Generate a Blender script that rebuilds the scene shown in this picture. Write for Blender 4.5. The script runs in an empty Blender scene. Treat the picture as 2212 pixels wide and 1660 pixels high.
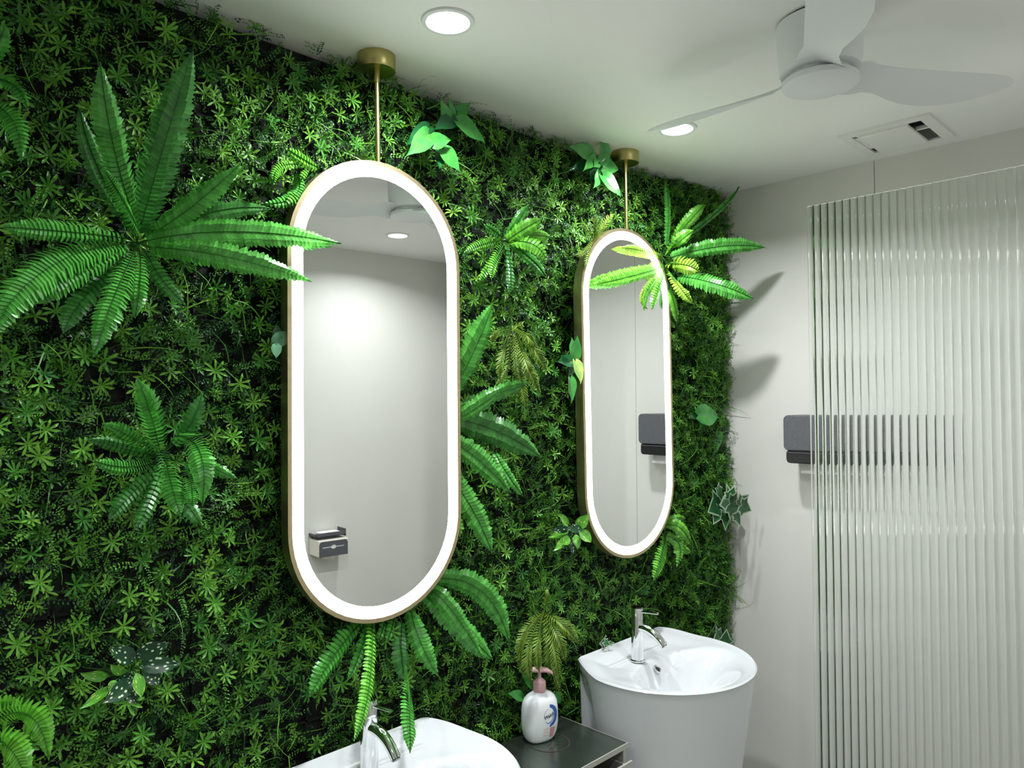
import bpy, math, random
import numpy as np
from mathutils import Vector, Matrix

S = bpy.context.scene
COL = S.collection
R = math.radians
rnd = random.Random(11)

# ------------------------------------------------------------------ camera
def make_camera():
    th, ph, ro = R(45.07), math.atan(38 / 1600), .006
    F = Vector((math.cos(th) * math.cos(ph), math.sin(th) * math.cos(ph), math.sin(ph)))
    r0 = Vector((math.sin(th), -math.cos(th), 0)); u0 = r0.cross(F)
    r = r0 * math.cos(ro) - u0 * math.sin(ro); u = u0 * math.cos(ro) + r0 * math.sin(ro)
    cd = bpy.data.cameras.new('camera'); cd.sensor_width = 36; cd.lens = 1600 / 2212 * 36
    cd.clip_start = .02
    co = bpy.data.objects.new('camera', cd); COL.objects.link(co)
    m = Matrix((r, u, -F)).transposed().to_4x4(); m.translation = (0, 0, 1.58)
    co.matrix_world = m
    S.camera = co
make_camera()

# ------------------------------------------------------------------ world, lamps' strength, exposure
w = bpy.data.worlds.new('world'); S.world = w; w.use_nodes = True
w.node_tree.nodes['Background'].inputs[0].default_value = (.8, .9, 1, 1)
w.node_tree.nodes['Background'].inputs[1].default_value = .05
S.view_settings.view_transform = 'Standard'; S.view_settings.look = 'None'
S.view_settings.exposure = 0.28; S.view_settings.gamma = 1; S.view_settings.use_curve_mapping = False
DOWNLIGHT_W = 10.0
DOWNLIGHT_SPREAD = R(150)
RING_EMIT = 9.0
CEIL = 2.34
LAMPS = [(.943, 1.12), (1.776, 1.122), (1.885, -.15), (.35, -.07), (-.5, .55)]

# ------------------------------------------------------------------ helpers
def srgb(r, g, b):
    f = lambda c: (c / 255 / 12.92) if c <= 10 else ((c / 255 + .055) / 1.055) ** 2.4
    return (f(r), f(g), f(b), 1)

def material(name, col, rough=.5, metal=0, noise=None, bump=None, coat=0, emis=None, spec=.5, transl=0, tint=None):
    m = bpy.data.materials.new(name); m.use_nodes = True
    nt = m.node_tree; N = nt.nodes; L = nt.links
    p = N['Principled BSDF']; out = N['Material Output']
    p.inputs['Base Color'].default_value = col
    p.inputs['Roughness'].default_value = rough; p.inputs['Metallic'].default_value = metal
    p.inputs['Specular IOR Level'].default_value = spec
    p.inputs['Coat Weight'].default_value = coat
    if emis:
        p.inputs['Emission Color'].default_value = emis[0]; p.inputs['Emission Strength'].default_value = emis[1]
    src = None
    if noise:                       # (scale, second colour, detail, stretch)
        tc = N.new('ShaderNodeTexCoord'); mp = N.new('ShaderNodeMapping')
        L.new(tc.outputs['Object'], mp.inputs[0]); mp.inputs['Scale'].default_value = noise[3] if len(noise) > 3 else (1, 1, 1)
        n = N.new('ShaderNodeTexNoise'); n.inputs['Scale'].default_value = noise[0]; n.inputs['Detail'].default_value = noise[2]
        L.new(mp.outputs[0], n.inputs['Vector'])
        cr = N.new('ShaderNodeValToRGB'); cr.color_ramp.elements[0].color = col; cr.color_ramp.elements[1].color = noise[1]
        cr.color_ramp.elements[0].position = .35; cr.color_ramp.elements[1].position = .65
        L.new(n.outputs['Fac'], cr.inputs[0]); src = cr.outputs[0]
        if bump:
            b = N.new('ShaderNodeBump'); b.inputs['Strength'].default_value = bump; b.inputs['Distance'].default_value = .001
            L.new(n.outputs['Fac'], b.inputs['Height']); L.new(b.outputs[0], p.inputs['Normal'])
    if tint:                        # colour ramp over the mesh attribute "tint": the plastic comes in several greens
        a = N.new('ShaderNodeAttribute'); a.attribute_name = 'tint'
        cr = N.new('ShaderNodeValToRGB'); e = cr.color_ramp.elements
        e[0].position, e[0].color = tint[0]; e[1].position, e[1].color = tint[-1]
        for q in tint[1:-1]:
            k = e.new(q[0]); k.color = q[1]
        L.new(a.outputs['Fac'], cr.inputs[0]); src = cr.outputs[0]
    if src: L.new(src, p.inputs['Base Color'])
    if transl:
        t = N.new('ShaderNodeBsdfTranslucent'); mx = N.new('ShaderNodeMixShader'); mx.inputs[0].default_value = transl
        if src: L.new(src, t.inputs[0])
        else: t.inputs[0].default_value = (min(1, col[0] * 1.8), min(1, col[1] * 1.3), col[2], 1)
        L.new(p.outputs[0], mx.inputs[1]); L.new(t.outputs[0], mx.inputs[2]); L.new(mx.outputs[0], out.inputs[0])
    return m

M = {}
M['wall'] = material('wall_paint', srgb(210, 210, 203), .55, noise=(3, srgb(207, 207, 201), 3))
M['ceiling'] = material('ceiling_paint', srgb(236, 236, 233), .6, noise=(2, srgb(233, 234, 231), 3))
M['floor'] = material('floor_tile', srgb(140, 138, 128), .35, noise=(5, srgb(130, 128, 120), 6))
M['groove'] = material('joint_dark', srgb(150, 148, 128), .8)
M['brass'] = material('brushed_brass', srgb(184, 174, 116), .3, 1, noise=(60, srgb(170, 160, 102), 2, (1, 1, .05)))
M['brass_frame'] = material('satin_gold_frame', srgb(205, 190, 152), .38, 1, noise=(80, srgb(196, 180, 142), 2))
M['led'] = material('led_band', (1, 1, 1, 1), .5, emis=((1, .985, .95, 1), RING_EMIT))
M['lamp'] = material('lamp_diffuser', (1, 1, 1, 1), .5, emis=((.95, .98, 1, 1), 12))
M['silver'] = material('mirror_silver', (.93, .95, .94, 1), .0, 1)
M['black'] = material('black_plastic', srgb(18, 18, 19), .4)
M['back'] = material('black_grid', srgb(14, 20, 14), .9)
M['ceramic'] = material('white_ceramic', srgb(203, 207, 209), .1, coat=.4, noise=(2, srgb(200, 205, 207), 2))
M['chrome'] = material('chrome', (.82, .83, .84, 1), .06, 1)
M['chrome_dark'] = material('dark_chrome_cap', (.10, .11, .11, 1), .15, 1)
M['steel'] = material('dark_steel', srgb(116, 127, 116), .22, .88, noise=(30, srgb(104, 115, 106), 3, (1, .1, 1)))
M['steel_light'] = material('cabinet_edge_steel', srgb(196, 196, 188), .35, .5)
M['cab_in'] = material('cabinet_inside', srgb(70, 60, 50), .7)
M['rust'] = material('rust_stain', srgb(44, 36, 26), .7, noise=(120, srgb(66, 56, 40), 3))
M['fan'] = material('fan_white', srgb(222, 225, 225), .42, noise=(4, srgb(219, 223, 223), 2))
M['vent'] = material('vent_plastic', srgb(226, 227, 222), .5)
M['disp'] = material('dispenser_grey', srgb(84, 86, 90), .45, noise=(90, srgb(78, 80, 84), 3))
M['paper'] = material('paper', srgb(238, 238, 235), .9)
M['cream'] = material('cream_plastic', srgb(226, 222, 208), .4)
M['bottle'] = material('bottle_white', srgb(226, 230, 232), .25, coat=.4)
M['pink'] = material('pump_pink', srgb(206, 164, 168), .4)
M['blue'] = material('label_blue', srgb(44, 84, 160), .4)
M['pinkprint'] = material('label_pink', srgb(190, 140, 150), .5)
M['redprint'] = material('label_small_print', srgb(205, 130, 140), .5)
M['ink'] = material('label_ink', srgb(40, 46, 66), .5)
M['gold_ink'] = material('label_orange_ink', srgb(176, 120, 80), .5)
G = lambda *c: srgb(*c)
M['fern'] = material('fern_green', G(98, 182, 78), .3, noise=(60, G(80, 164, 64), 3), transl=.34)
M['fern_dark'] = material('fern_deep_green', G(78, 150, 68), .32, noise=(60, G(64, 132, 56), 3), transl=.26)
M['fern_bright'] = material('fern_fresh_green', G(122, 196, 68), .3, noise=(60, G(100, 178, 58), 3), transl=.32)
M['fern_pale'] = material('fern_pale_green', G(150, 190, 70), .34, noise=(60, G(128, 172, 56), 3), transl=.35)
M['olive'] = material('fern_olive', G(132, 164, 60), .5, noise=(70, G(106, 140, 46), 3), transl=.3)
M['rib'] = material('leaf_midrib', G(44, 104, 40), .45)
M['leaf'] = material('pothos_green', G(58, 142, 66), .2, noise=(40, G(78, 160, 66), 3), transl=.2, coat=.2)
M['heart_dark'] = material('pothos_deep_green', G(20, 74, 40), .22, noise=(40, G(26, 92, 46), 3), transl=.12, coat=.2)
M['heart_yellow'] = material('pothos_yellow_tinge', G(104, 168, 84), .24, noise=(28, G(188, 200, 110), 2), transl=.25)
M['heart_grey'] = material('ivy_pale_green', G(96, 150, 112), .4, noise=(40, G(70, 128, 92), 2), transl=.2)
M['ivy'] = material('ivy_green', G(32, 84, 44), .35, noise=(60, G(52, 112, 62), 3), transl=.15)
M['ivy_edge'] = material('ivy_white_edge', G(176, 200, 172), .4, transl=.2)
M['stem'] = material('plant_stem', G(40, 92, 34), .5)

def leaflet_tones(m):
    nt = m.node_tree; N = nt.nodes; L = nt.links
    uv = N.new('ShaderNodeUVMap'); uv.uv_map = 'leaf'; sp = N.new('ShaderNodeSeparateXYZ'); L.new(uv.outputs[0], sp.inputs[0])
    mr = N.new('ShaderNodeMapRange'); mr.inputs['To Min'].default_value = .72; mr.inputs['To Max'].default_value = 1.22; L.new(sp.outputs[1], mr.inputs[0])
    pp = N.new('ShaderNodeMath'); pp.operation = 'PINGPONG'; pp.inputs[1].default_value = .5; L.new(sp.outputs[0], pp.inputs[0])
    m2 = N.new('ShaderNodeMapRange'); m2.inputs['From Min'].default_value = .30; m2.inputs['From Max'].default_value = .5; m2.inputs['To Min'].default_value = .92; m2.inputs['To Max'].default_value = 1.25; L.new(pp.outputs[0], m2.inputs[0])
    mu = N.new('ShaderNodeMath'); mu.operation = 'MULTIPLY'; L.new(mr.outputs[0], mu.inputs[0]); L.new(m2.outputs[0], mu.inputs[1])
    for n in list(N):
        if n.type in ('BSDF_PRINCIPLED', 'BSDF_TRANSLUCENT'):
            l = n.inputs[0].links[0]; hs = N.new('ShaderNodeHueSaturation'); L.new(l.from_socket, hs.inputs['Color']); L.new(mu.outputs[0], hs.inputs['Value']); L.new(hs.outputs[0], n.inputs[0])
for k in ('fern', 'fern_dark', 'fern_bright', 'fern_pale', 'olive'): leaflet_tones(M[k])

def spots(name, base, spot, scale, thr, stretch=(1, 1, 1)):
    m = bpy.data.materials.new(name); m.use_nodes = True
    nt = m.node_tree; N = nt.nodes; L = nt.links; p = N['Principled BSDF']; p.inputs['Roughness'].default_value = .35
    uv = N.new('ShaderNodeUVMap'); uv.uv_map = 'leaf'
    mp = N.new('ShaderNodeMapping'); mp.inputs['Scale'].default_value = stretch; L.new(uv.outputs[0], mp.inputs[0])
    v = N.new('ShaderNodeTexVoronoi'); v.inputs['Scale'].default_value = scale; L.new(mp.outputs[0], v.inputs['Vector'])
    cr = N.new('ShaderNodeValToRGB'); cr.color_ramp.elements[0].color = spot; cr.color_ramp.elements[1].color = base
    cr.color_ramp.elements[0].position = thr; cr.color_ramp.elements[1].position = thr + .04
    L.new(v.outputs['Distance'], cr.inputs[0]); L.new(cr.outputs[0], p.inputs['Base Color'])
    return m
M['spotted'] = spots('spotted_leaf', G(16, 62, 34), G(196, 216, 176), 1, .27, (7, 4.5, 1))
M['striped'] = spots('striped_leaf', G(84, 156, 44), G(214, 222, 130), 1, .24, (3.0, 8, 1))

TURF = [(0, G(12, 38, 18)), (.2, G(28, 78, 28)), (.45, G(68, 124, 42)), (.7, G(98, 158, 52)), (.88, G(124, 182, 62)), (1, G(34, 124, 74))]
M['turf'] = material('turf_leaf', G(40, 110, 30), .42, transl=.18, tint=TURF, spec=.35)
M['rosette'] = []
for i, c in enumerate([(98, 166, 56), (80, 150, 48), (116, 180, 66), (66, 134, 44)]):
    M['rosette'].append(material('rosette_green_%d' % i, G(*c), .4, transl=.2, spec=.4))

def glass_material():
    m = bpy.data.materials.new('reeded_glass'); m.use_nodes = True
    p = m.node_tree.nodes['Principled BSDF']
    p.inputs['Base Color'].default_value = (.95, .985, .96, 1)
    p.inputs['Roughness'].default_value = .03
    p.inputs['IOR'].default_value = 1.5
    p.inputs['Transmission Weight'].default_value = 1
    return m
M['glass'] = glass_material()

class MB:
    """collects verts and faces for ONE mesh object"""
    def __init__(s): s.v = []; s.f = []; s.m = []; s.uv = {}; s.smooth = True
    def add(s, vs, fs, mi=0, uvs=None):
        o = len(s.v); s.v += [tuple(v) for v in vs]
        for f in fs: s.f.append([i + o for i in f]); s.m.append(mi)
        if uvs:
            for i, q in enumerate(uvs): s.uv[i + o] = q
    def box(s, lo, hi, mi=0):
        (a, b, c), (d, e, f) = lo, hi
        s.add([(a, b, c), (d, b, c), (d, e, c), (a, e, c), (a, b, f), (d, b, f), (d, e, f), (a, e, f)],
              [(0, 3, 2, 1), (4, 5, 6, 7), (0, 1, 5, 4), (1, 2, 6, 5), (2, 3, 7, 6), (3, 0, 4, 7)], mi)
    def tube(s, pts, rad, n=10, mi=0, caps=True):
        pts = [Vector(p) for p in pts]
        rads = rad if isinstance(rad, (list, tuple)) else [rad] * len(pts)
        rings = []; prev = None
        for i, p in enumerate(pts):
            t = (pts[min(i + 1, len(pts) - 1)] - pts[max(i - 1, 0)]).normalized()
            a = prev or (Vector((0, 0, 1)) if abs(t.z) < .9 else Vector((1, 0, 0)))
            a = (a - t * a.dot(t)).normalized(); prev = a; b = t.cross(a)
            rings.append([p + a * math.cos(2 * math.pi * k / n) * rads[i] + b * math.sin(2 * math.pi * k / n) * rads[i] for k in range(n)])
        s.loft(rings, mi, caps)
    def loft(s, rings, mi=0, caps=True, closed=True):
        n = len(rings[0]); vs = [v for r in rings for v in r]; fs = []
        for i in range(len(rings) - 1):
            for k in range(n if closed else n - 1):
                fs.append((i * n + k, i * n + (k + 1) % n, (i + 1) * n + (k + 1) % n, (i + 1) * n + k))
        if caps:
            fs.append(tuple(reversed(range(n)))); fs.append(tuple((len(rings) - 1) * n + k for k in range(n)))
        s.add(vs, fs, mi)
    def lathe(s, prof, n=32, c=(0, 0, 0), mi=0, caps=True):
        s.loft([[(c[0] + r * math.cos(2 * math.pi * k / n), c[1] + r * math.sin(2 * math.pi * k / n), c[2] + z) for k in range(n)] for r, z in prof], mi, caps)
    def build(s, name, mats, parent=None, smooth=None, bevel=0, sub=0, kind=None):
        me = bpy.data.meshes.new(name)
        me.from_pydata([Vector(v) for v in s.v], [], s.f)
        mats = mats if isinstance(mats, list) else [mats]
        for q in mats: me.materials.append(q)
        me.polygons.foreach_set('material_index', s.m)
        sm = s.smooth if smooth is None else smooth
        me.polygons.foreach_set('use_smooth', [sm] * len(s.f))
        if s.uv:
            l = me.uv_layers.new(name='leaf')
            for lp in me.loops: l.data[lp.index].uv = s.uv.get(lp.vertex_index, (0, 0))
        me.update()
        o = bpy.data.objects.new(name, me); COL.objects.link(o)
        if parent: o.parent = parent
        if kind: o['kind'] = kind
        if bevel:
            b = o.modifiers.new('bevel', 'BEVEL'); b.width = bevel; b.segments = 3; b.limit_method = 'ANGLE'; b.angle_limit = R(35)
        if sub:
            b = o.modifiers.new('sub', 'SUBSURF'); b.levels = sub; b.render_levels = sub
        if sm:
            try: me.set_sharp_from_angle(angle=R(38))
            except Exception: pass
        return o

def thing(name, label, cat, loc=(0, 0, 0), group=None):
    o = bpy.data.objects.new(name, None); COL.objects.link(o); o.location = loc
    o.empty_display_size = .05
    o['label'] = label; o['category'] = cat
    if group: o['group'] = group
    return o
def struct(o, label=None):
    o['kind'] = 'structure'
    if label: o['label'] = label
    return o

def copy_tree(o, parent=None):
    c = o.copy(); COL.objects.link(c); c.parent = parent
    for ch in [x for x in bpy.data.objects if x.parent == o]: copy_tree(ch, c)
    return c

# ------------------------------------------------------------------ room shell
X0, X1, Y0, Y1 = -1.2, 2.47, -.575, 1.47
def slab(name, lo, hi, m, label=None):
    b = MB(); b.box(lo, hi); return struct(b.build(name, m, smooth=False), label)
slab('floor', (X0 - .1, Y0 - .1, -.1), (X1 + .1, Y1 + .1, 0), M['floor'], 'grey tiled floor')
slab('wall_left', (X0 - .1, Y1, 0), (X1 + .1, Y1 + .1, CEIL), M['wall'], 'wall behind the plants')
slab('wall_right', (X0 - .1, Y0 - .1, 0), (X1 + .1, Y0, CEIL), M['wall'], 'plain wall opposite the mirrors')
slab('wall_near', (X0 - .1, Y0, 0), (X0, Y1, CEIL), M['wall'], 'wall behind the viewer')
far = slab('wall_far', (X1 + .008, Y0, 0), (X1 + .1, Y1, CEIL), M['groove'], 'far wall of two pale boards with a fine joint')
for (a, c) in ((Y0, .8385), (.8405, Y1)):
    b = MB(); b.box((X1, a, 0), (X1 + .009, c, CEIL)); p = b.build('wall_board', M['wall'], far, smooth=False)

def ceiling():
    """one slab with the recess of the fan vent left open"""
    vx0, vx1, vy0, vy1 = 2.175, 2.395, .608, .818
    b = MB(); z0, z1 = CEIL, CEIL + .1
    for lo, hi in (((X0 - .1, Y0 - .1, z0), (vx0, Y1 + .1, z1)), ((vx1, Y0 - .1, z0), (X1 + .1, Y1 + .1, z1)),
                   ((vx0, Y0 - .1, z0), (vx1, vy0, z1)), ((vx0, vy1, z0), (vx1, Y1 + .1, z1))):
        b.box(lo, hi)
    return struct(b.build('ceiling', M['ceiling'], smooth=False), 'flat pale ceiling')
ceiling()

def vent():
    x0, x1, y0, y1 = 2.16, 2.41, .593, .833
    t = thing('ceiling_vent', 'square white extractor vent in the ceiling behind the fan', 'vent', ((x0 + x1) / 2, (y0 + y1) / 2, CEIL))
    L_ = lambda p: tuple(p[i] - t.location[i] for i in range(3))
    def bx(name, parts, m, bev=.0015, z=None):
        b = MB()
        for lo, hi in parts: b.box(L_(lo), L_(hi))
        return b.build(name, m, t, smooth=False, bevel=bev)
    zb = CEIL - .006
    bx('frame', [((x0, y0, zb), (x1, y0 + .03, CEIL)), ((x0, y1 - .028, zb), (x1, y1, CEIL)),
                 ((x0, y0 + .03, zb), (x0 + .03, y1 - .028, CEIL)), ((x1 - .03, y0 + .03, zb), (x1, y1 - .028, CEIL))], M['vent'], 0)
    bx('cover', [((x0 + .03, .655, CEIL - .014), (x1 - .03, .785, CEIL - .004))], M['vent'], .003)
    bx('duct', [((x0 + .02, y0 + .02, CEIL + .05), (x1 - .02, y1 - .02, CEIL + .06))], M['black'], 0)
    bx('slot_bridge', [((2.262, .62, CEIL - .004), (2.272, .656, CEIL + .004))], M['vent'], 0)
    bx('slot_lining', [((x0 + .03, .785, CEIL - .003), (x1 - .03, .795, CEIL + .003))], M['vent'], 0)
    bx('slot_bridge', [((2.215, .79, CEIL - .004), (2.335, .806, CEIL + .002))], M['vent'], 0)
vent()

# ------------------------------------------------------------------ downlights
def downlight(x, y, label):
    t = thing('downlight', label, 'ceiling light', (x, y, CEIL), 'round ceiling downlights')
    b = MB(); b.lathe([(.041, -.001), (.044, -.005), (.052, -.004), (.054, 0), (.041, 0), (.041, -.001)], 40, caps=False); b.build('trim_ring', M['fan'], t)
    b = MB(); b.lathe([(.0005, -.002), (.041, -.002), (.041, 0), (.0005, 0)], 40, caps=False); b.build('diffuser', M['lamp'], t)
    ld = bpy.data.lights.new('downlight_bulb', 'AREA'); ld.shape = 'DISK'; ld.size = .078; ld.energy = DOWNLIGHT_W * (.92 if y > 1 else .72); ld.color = (.95, .965, 1)
    ld.spread = DOWNLIGHT_SPREAD
    lo = bpy.data.objects.new('bulb', ld); COL.objects.link(lo); lo.parent = t; lo.location = (0, 0, -.0045)
for (x, y), lb in zip(LAMPS, ['round downlight nearest the left mirror, above its canopy', 'round downlight beside the left tip of the fan blade',
                              'round downlight by the wall opposite the right mirror, seen only in the left mirror', 'round downlight above the viewer near the opposite wall',
                              'round downlight at the rear of the room behind the viewer']):
    downlight(x, y, lb)

# ------------------------------------------------------------------ mirrors
def stadium(w2, h2, n=28):
    r = w2; out = []
    for k in range(n + 1):
        a = math.pi * k / n; out.append((r * math.cos(a), h2 - r + r * math.sin(a)))
    for k in range(n + 1):
        a = math.pi + math.pi * k / n; out.append((r * math.cos(a), -(h2 - r) + r * math.sin(a)))
    return out
def ring_band(b, o, i, y0, y1=None):
    """flat band between two outlines, or with y1 a closed box section"""
    P = lambda pts, y: [(x, y, z) for x, z in pts]
    if y1 is None: b.loft([P(i, y0), P(o, y0)], caps=False)
    else: b.loft([P(o, y0), P(i, y0), P(i, y1), P(o, y1), P(o, y0)], caps=False)
MW, MH = .216, .496
def mirror(x, zc, y, lean, yaw, label):
    t = thing('hanging_mirror', label, 'mirror', (x, y, zc), 'oval lit mirrors hung on brass rods')
    fr = MB(); ring_band(fr, stadium(MW, MH), stadium(MW - .009, MH - .009), 0, .030)
    fro = fr.build('frame', M['brass_frame'], t)
    bd = MB(); ring_band(bd, stadium(MW - .009, MH - .009), stadium(MW - .034, MH - .034), .0015, .006); bd.build('light_band', M['led'], t)
    g = MB(); o = stadium(MW - .034, MH - .034); o2 = [(a, .003, c) for a, c in o]; g.add(o2, [tuple(range(len(o2)))]); 
    g.add([(a, .006, c) for a, c in o], [tuple(reversed(range(len(o2))))])
    g.build('mirror_glass', M['silver'], t, smooth=False)
    k = MB(); o = stadium(MW - .004, MH - .004); k.loft([[(a, .0065, c) for a, c in o], [(a, .027, c) for a, c in o]]); k.build('back_panel', M['black'], t, smooth=False)
    ztop = CEIL - zc
    sh = math.sin(lean) * .48
    r = MB(); r.tube([(-sh * .9, .015, MH - .006), (-sh - .004, .015, ztop - .034)], .0056, 14)
    r.build('rod', M['brass'], t)
    r = MB(); r.lathe([(.0072, -.026), (.0072, 0)], 16, (-sh - .004, .015, ztop - .033)); r.build('rod_collar', M['brass'], t)
    r = MB(); r.lathe([(.0405, -.034), (.0415, -.032), (.0415, 0)], 44, (-sh - .004, .015, ztop)); cn = r.build('canopy', M['brass'], t)
    r = MB(); a = R(200)
    r.tube([(-sh - .004 + math.cos(a) * .040, .015 + math.sin(a) * .040, ztop - .014), (-sh - .004 + math.cos(a) * .0435, .015 + math.sin(a) * .0435, ztop - .014)], .0025, 10); r.build('screw', M['brass'], cn)
    # the whole body hangs very slightly out of plumb
    for ch in t.children:
        if ch.name.split('.')[0] in ('frame', 'light_band', 'mirror_glass', 'back_panel'): ch.rotation_euler = (0, lean, yaw)
    return t
mirror(.930, 1.606, 1.33, R(-.2), -.04, 'larger looking oval mirror on the left, nearest the viewer')
mirror(1.832, 1.605, 1.33, R(-1.0), -.03, 'further oval mirror on the right, with fern tips across it')

# ------------------------------------------------------------------ ceiling fan
def fan():
    t = thing('ceiling_fan', 'white three bladed ceiling fan close under the ceiling', 'fan', (1.478, .602, CEIL))
    b = MB(); b.lathe([(.078, -.004), (.0815, -.005), (.0815, -.03), (.079, -.085), (.076, -.103), (.070, -.106)], 56); b.build('motor_housing', M['fan'], t)
    b = MB(); b.lathe([(.076, 0), (.076, -.005)], 48); b.build('ceiling_gasket', M['black'], t)
    b = MB(); b.lathe([(.058, -.104), (.058, -.119)], 40); b.build('rotor', M['fan'], t)
    b = MB(); b.lathe([(.068, -.117), (.0722, -.119), (.0732, -.125), (.0722, -.130), (.064, -.1335), (.0005, -.135)], 56, caps=False); b.build('hub_cap', M['fan'], t)
    sec = [(.045, .044, -.044, 6), (.065, .046, -.048, 18), (.085, .038, -.044, 27), (.11, .030, -.037, 26), (.14, .034, -.036, 22), (.18, .050, -.036, 19), (.22, .064, -.036, 17),
           (.27, .072, -.036, 15.5), (.32, .070, -.036, 14.5), (.37, .056, -.034, 14), (.405, .037, -.029, 13.5), (.428, .018, -.020, 13), (.441, .002, -.008, 13)]
    for dirdeg in (85, -35, -155):
        d = R(dirdeg); rd = Vector((math.cos(d), math.sin(d), 0)); cc = Vector((-math.sin(d), math.cos(d), 0))
        rings = []
        for i, (r, ce, ct, pit) in enumerate(sec):
            ring = []
            th = .0045 if r < .1 else .003
            n = 8
            top = []; bot = []
            for k in range(n + 1):
                s = ct + (ce - ct) * k / n
                ed = 1 - (2 * k / n - 1) ** 4
                camb = -.004 * (1 - (2 * k / n - 1) ** 2)
                zz = -.112 - s * math.sin(R(pit)) - camb + .012 * (r / .44) ** 2
                pt = rd * r + cc * (s * math.cos(R(pit)))
                top.append(Vector((pt.x, pt.y, zz + th * .5 * max(ed, .25)))); bot.append(Vector((pt.x, pt.y, zz - th * .5 * max(ed, .25))))
            rings.append(top + bot[::-1])
        b = MB(); b.loft(rings); b.build('blade', M['fan'], t)
fan()

# ------------------------------------------------------------------ reeded glass screen
def glass():
    x, ya, yb, zt = 2.05, .876, .256, 2.121
    t = thing('glass_screen', 'reeded glass partition standing before the far wall', 'glass partition', (x, (ya + yb) / 2, 0))
    pitch, sub = .0197, 16
    n = int(round((ya - yb) / pitch)); pts = []
    for i in range(n):
        for k in range(sub):
            s = k / sub; yy = ya - (i + s) * pitch
            q_ = 2 * s - 1; bulge = (math.sqrt(.0111 ** 2 - (q_ * pitch / 2) ** 2) - math.sqrt(.0111 ** 2 - (pitch / 2) ** 2))
            pts.append((x - .004 - bulge, yy))
    pts.append((x - .004, ya - n * pitch))
    ye = ya - n * pitch
    loop = pts + [(x + .004, ye), (x + .004, ya)]
    b = MB(); rings = [[(p[0] - x, p[1] - t.location.y, z) for p in loop] for z in (.012, zt)]
    b.loft(rings)
    o = b.build('reeded_pane', M['glass'], t, smooth=True)
    me = o.data
    for p in me.polygons:
        if abs(p.normal.z) > .9 or p.normal.x > .9 or abs(p.normal.y) > .95: p.use_smooth = False
    b = MB(); b.box((-.012, yb - t.location.y, 0), (.012, ya - t.location.y, .012)); b.build('floor_channel', M['chrome'], t, smooth=False)
glass()

# ------------------------------------------------------------------ basins
def basin(cx, label):
    cy = 1.211; back = .158; r0 = .25; ZR = .84
    t = thing('pedestal_basin', label, 'washbasin', (cx, cy, 0), 'white pedestal basins')
    n = 96
    def outline(scale=1, inset=0, backy=back):
        out = []
        for k in range(n):
            a = 2 * math.pi * k / n
            c, s = math.cos(a), math.sin(a)
            rr = (r0 - inset) * scale
            x, y = rr * c * (1.04 if s < .2 else 1.04 - .02 * s), rr * s
            # the circle is cut by the wall, its corners drawn out a little
            if y > backy - .0: 
                f = backy / y; y = backy; x = x * (1 + .06 * (1 - f))
            out.append((x, y))
        return out
    def rise(y):                       # rim climbs toward the two back corners
        u = max(0, min(1, (y - .03) / (back - .03))); return .016 * u * u * (3 - 2 * u)
    b = MB(); rings = []
    for z, sc in ((0, .56), (.15, .62), (.40, .745), (.60, .855), (.76, .95), (.815, .98), (.832, .992)):
        bk = .086 if z < .80 else back - .004
        rings.append([(x, y, z) for x, y in outline(sc, 0, bk)])
    o = outline(1); rings.append([(x, y, ZR - .004 + rise(y)) for x, y in o])
    o = outline(1, .004, back - .004); rings.append([(x, y, ZR + rise(y)) for x, y in o])
    b.loft(rings, caps=True); b.f.pop(); b.m.pop()
    b.build('pedestal', M['ceramic'], t)
    # inner bowl with the tap ledge
    drain = (0, -.035)
    ledge = .035
    rim_o = outline(1, .004, back - .004); rim_i = outline(1, .020, back - .018)
    def height(px, py, u):
        return 0
    T = [0, .06, .12, .18, .24, .30, .36, .42, .50, .58, .66, .76, .86, .95]
    rings = [[(x, y, ZR + rise(y)) for x, y in rim_o]]
    for ti in T:
        ring = []
        for x, y in rim_i:
            px = x + (drain[0] - x) * ti; py = y + (drain[1] - y) * ti
            sm = lambda q: (lambda c: c * c * (3 - 2 * c))(max(0, min(1, q)))
            s0 = .56 * sm((y + .14) / .29)
            z = rise(y) * (1 - sm(ti / .45)) - .004 - .012 * (s0 / .56) * sm(ti / .3) - .135 * sm((ti - s0) / (1 - s0) * 1.35)
            ring.append((px, py, ZR + z))
        rings.append(ring)
    b = MB(); b.loft(rings, caps=False); nn = len(rings[0]); base = (len(rings) - 1) * nn
    b.f.append([base + k for k in range(nn)]); b.m.append(0)
    b.build('bowl', M['ceramic'], t)
    b = MB(); b.loft([[(-h_, .084, z_), (h_, .084, z_), (h_, .1565, z_), (-h_, .1565, z_)] for z_, h_ in ((0, .150), (.40, .176), (.60, .187), (.832, .196))])
    b.build('back_slab', M['ceramic'], t, smooth=False, bevel=.006)
    b = MB(); b.lathe([(.0005, .004), (.018, .004), (.022, .001), (.022, -.003)], 24, (drain[0], drain[1], ZR - .146), caps=False); b.build('drain', M['chrome'], t)
    # overflow: chrome ring on the slope under the tap
    c = Vector((-.004, .022, ZR - .034)); ax = Vector((0, -.66, .75))
    e1 = Vector((1, 0, 0)); e2 = ax.cross(e1)
    b = MB(); ring = [c + e1 * math.cos(k / 20 * 6.2832) * .010 + e2 * math.sin(k / 20 * 6.2832) * .010 for k in range(21)]
    b.tube(ring, .0026, 8, caps=False); ov = b.build('overflow_ring', M['chrome'], t)
    b = MB(); b.tube([c - ax * .004, c + ax * .0005], .0085, 16); b.build('overflow_hole', M['black'], ov)
    return t
basin(1.820, 'white basin on the right by the far wall, under the further mirror')
basin(.870, 'white basin cut off by the bottom edge, under the left mirror')

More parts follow.
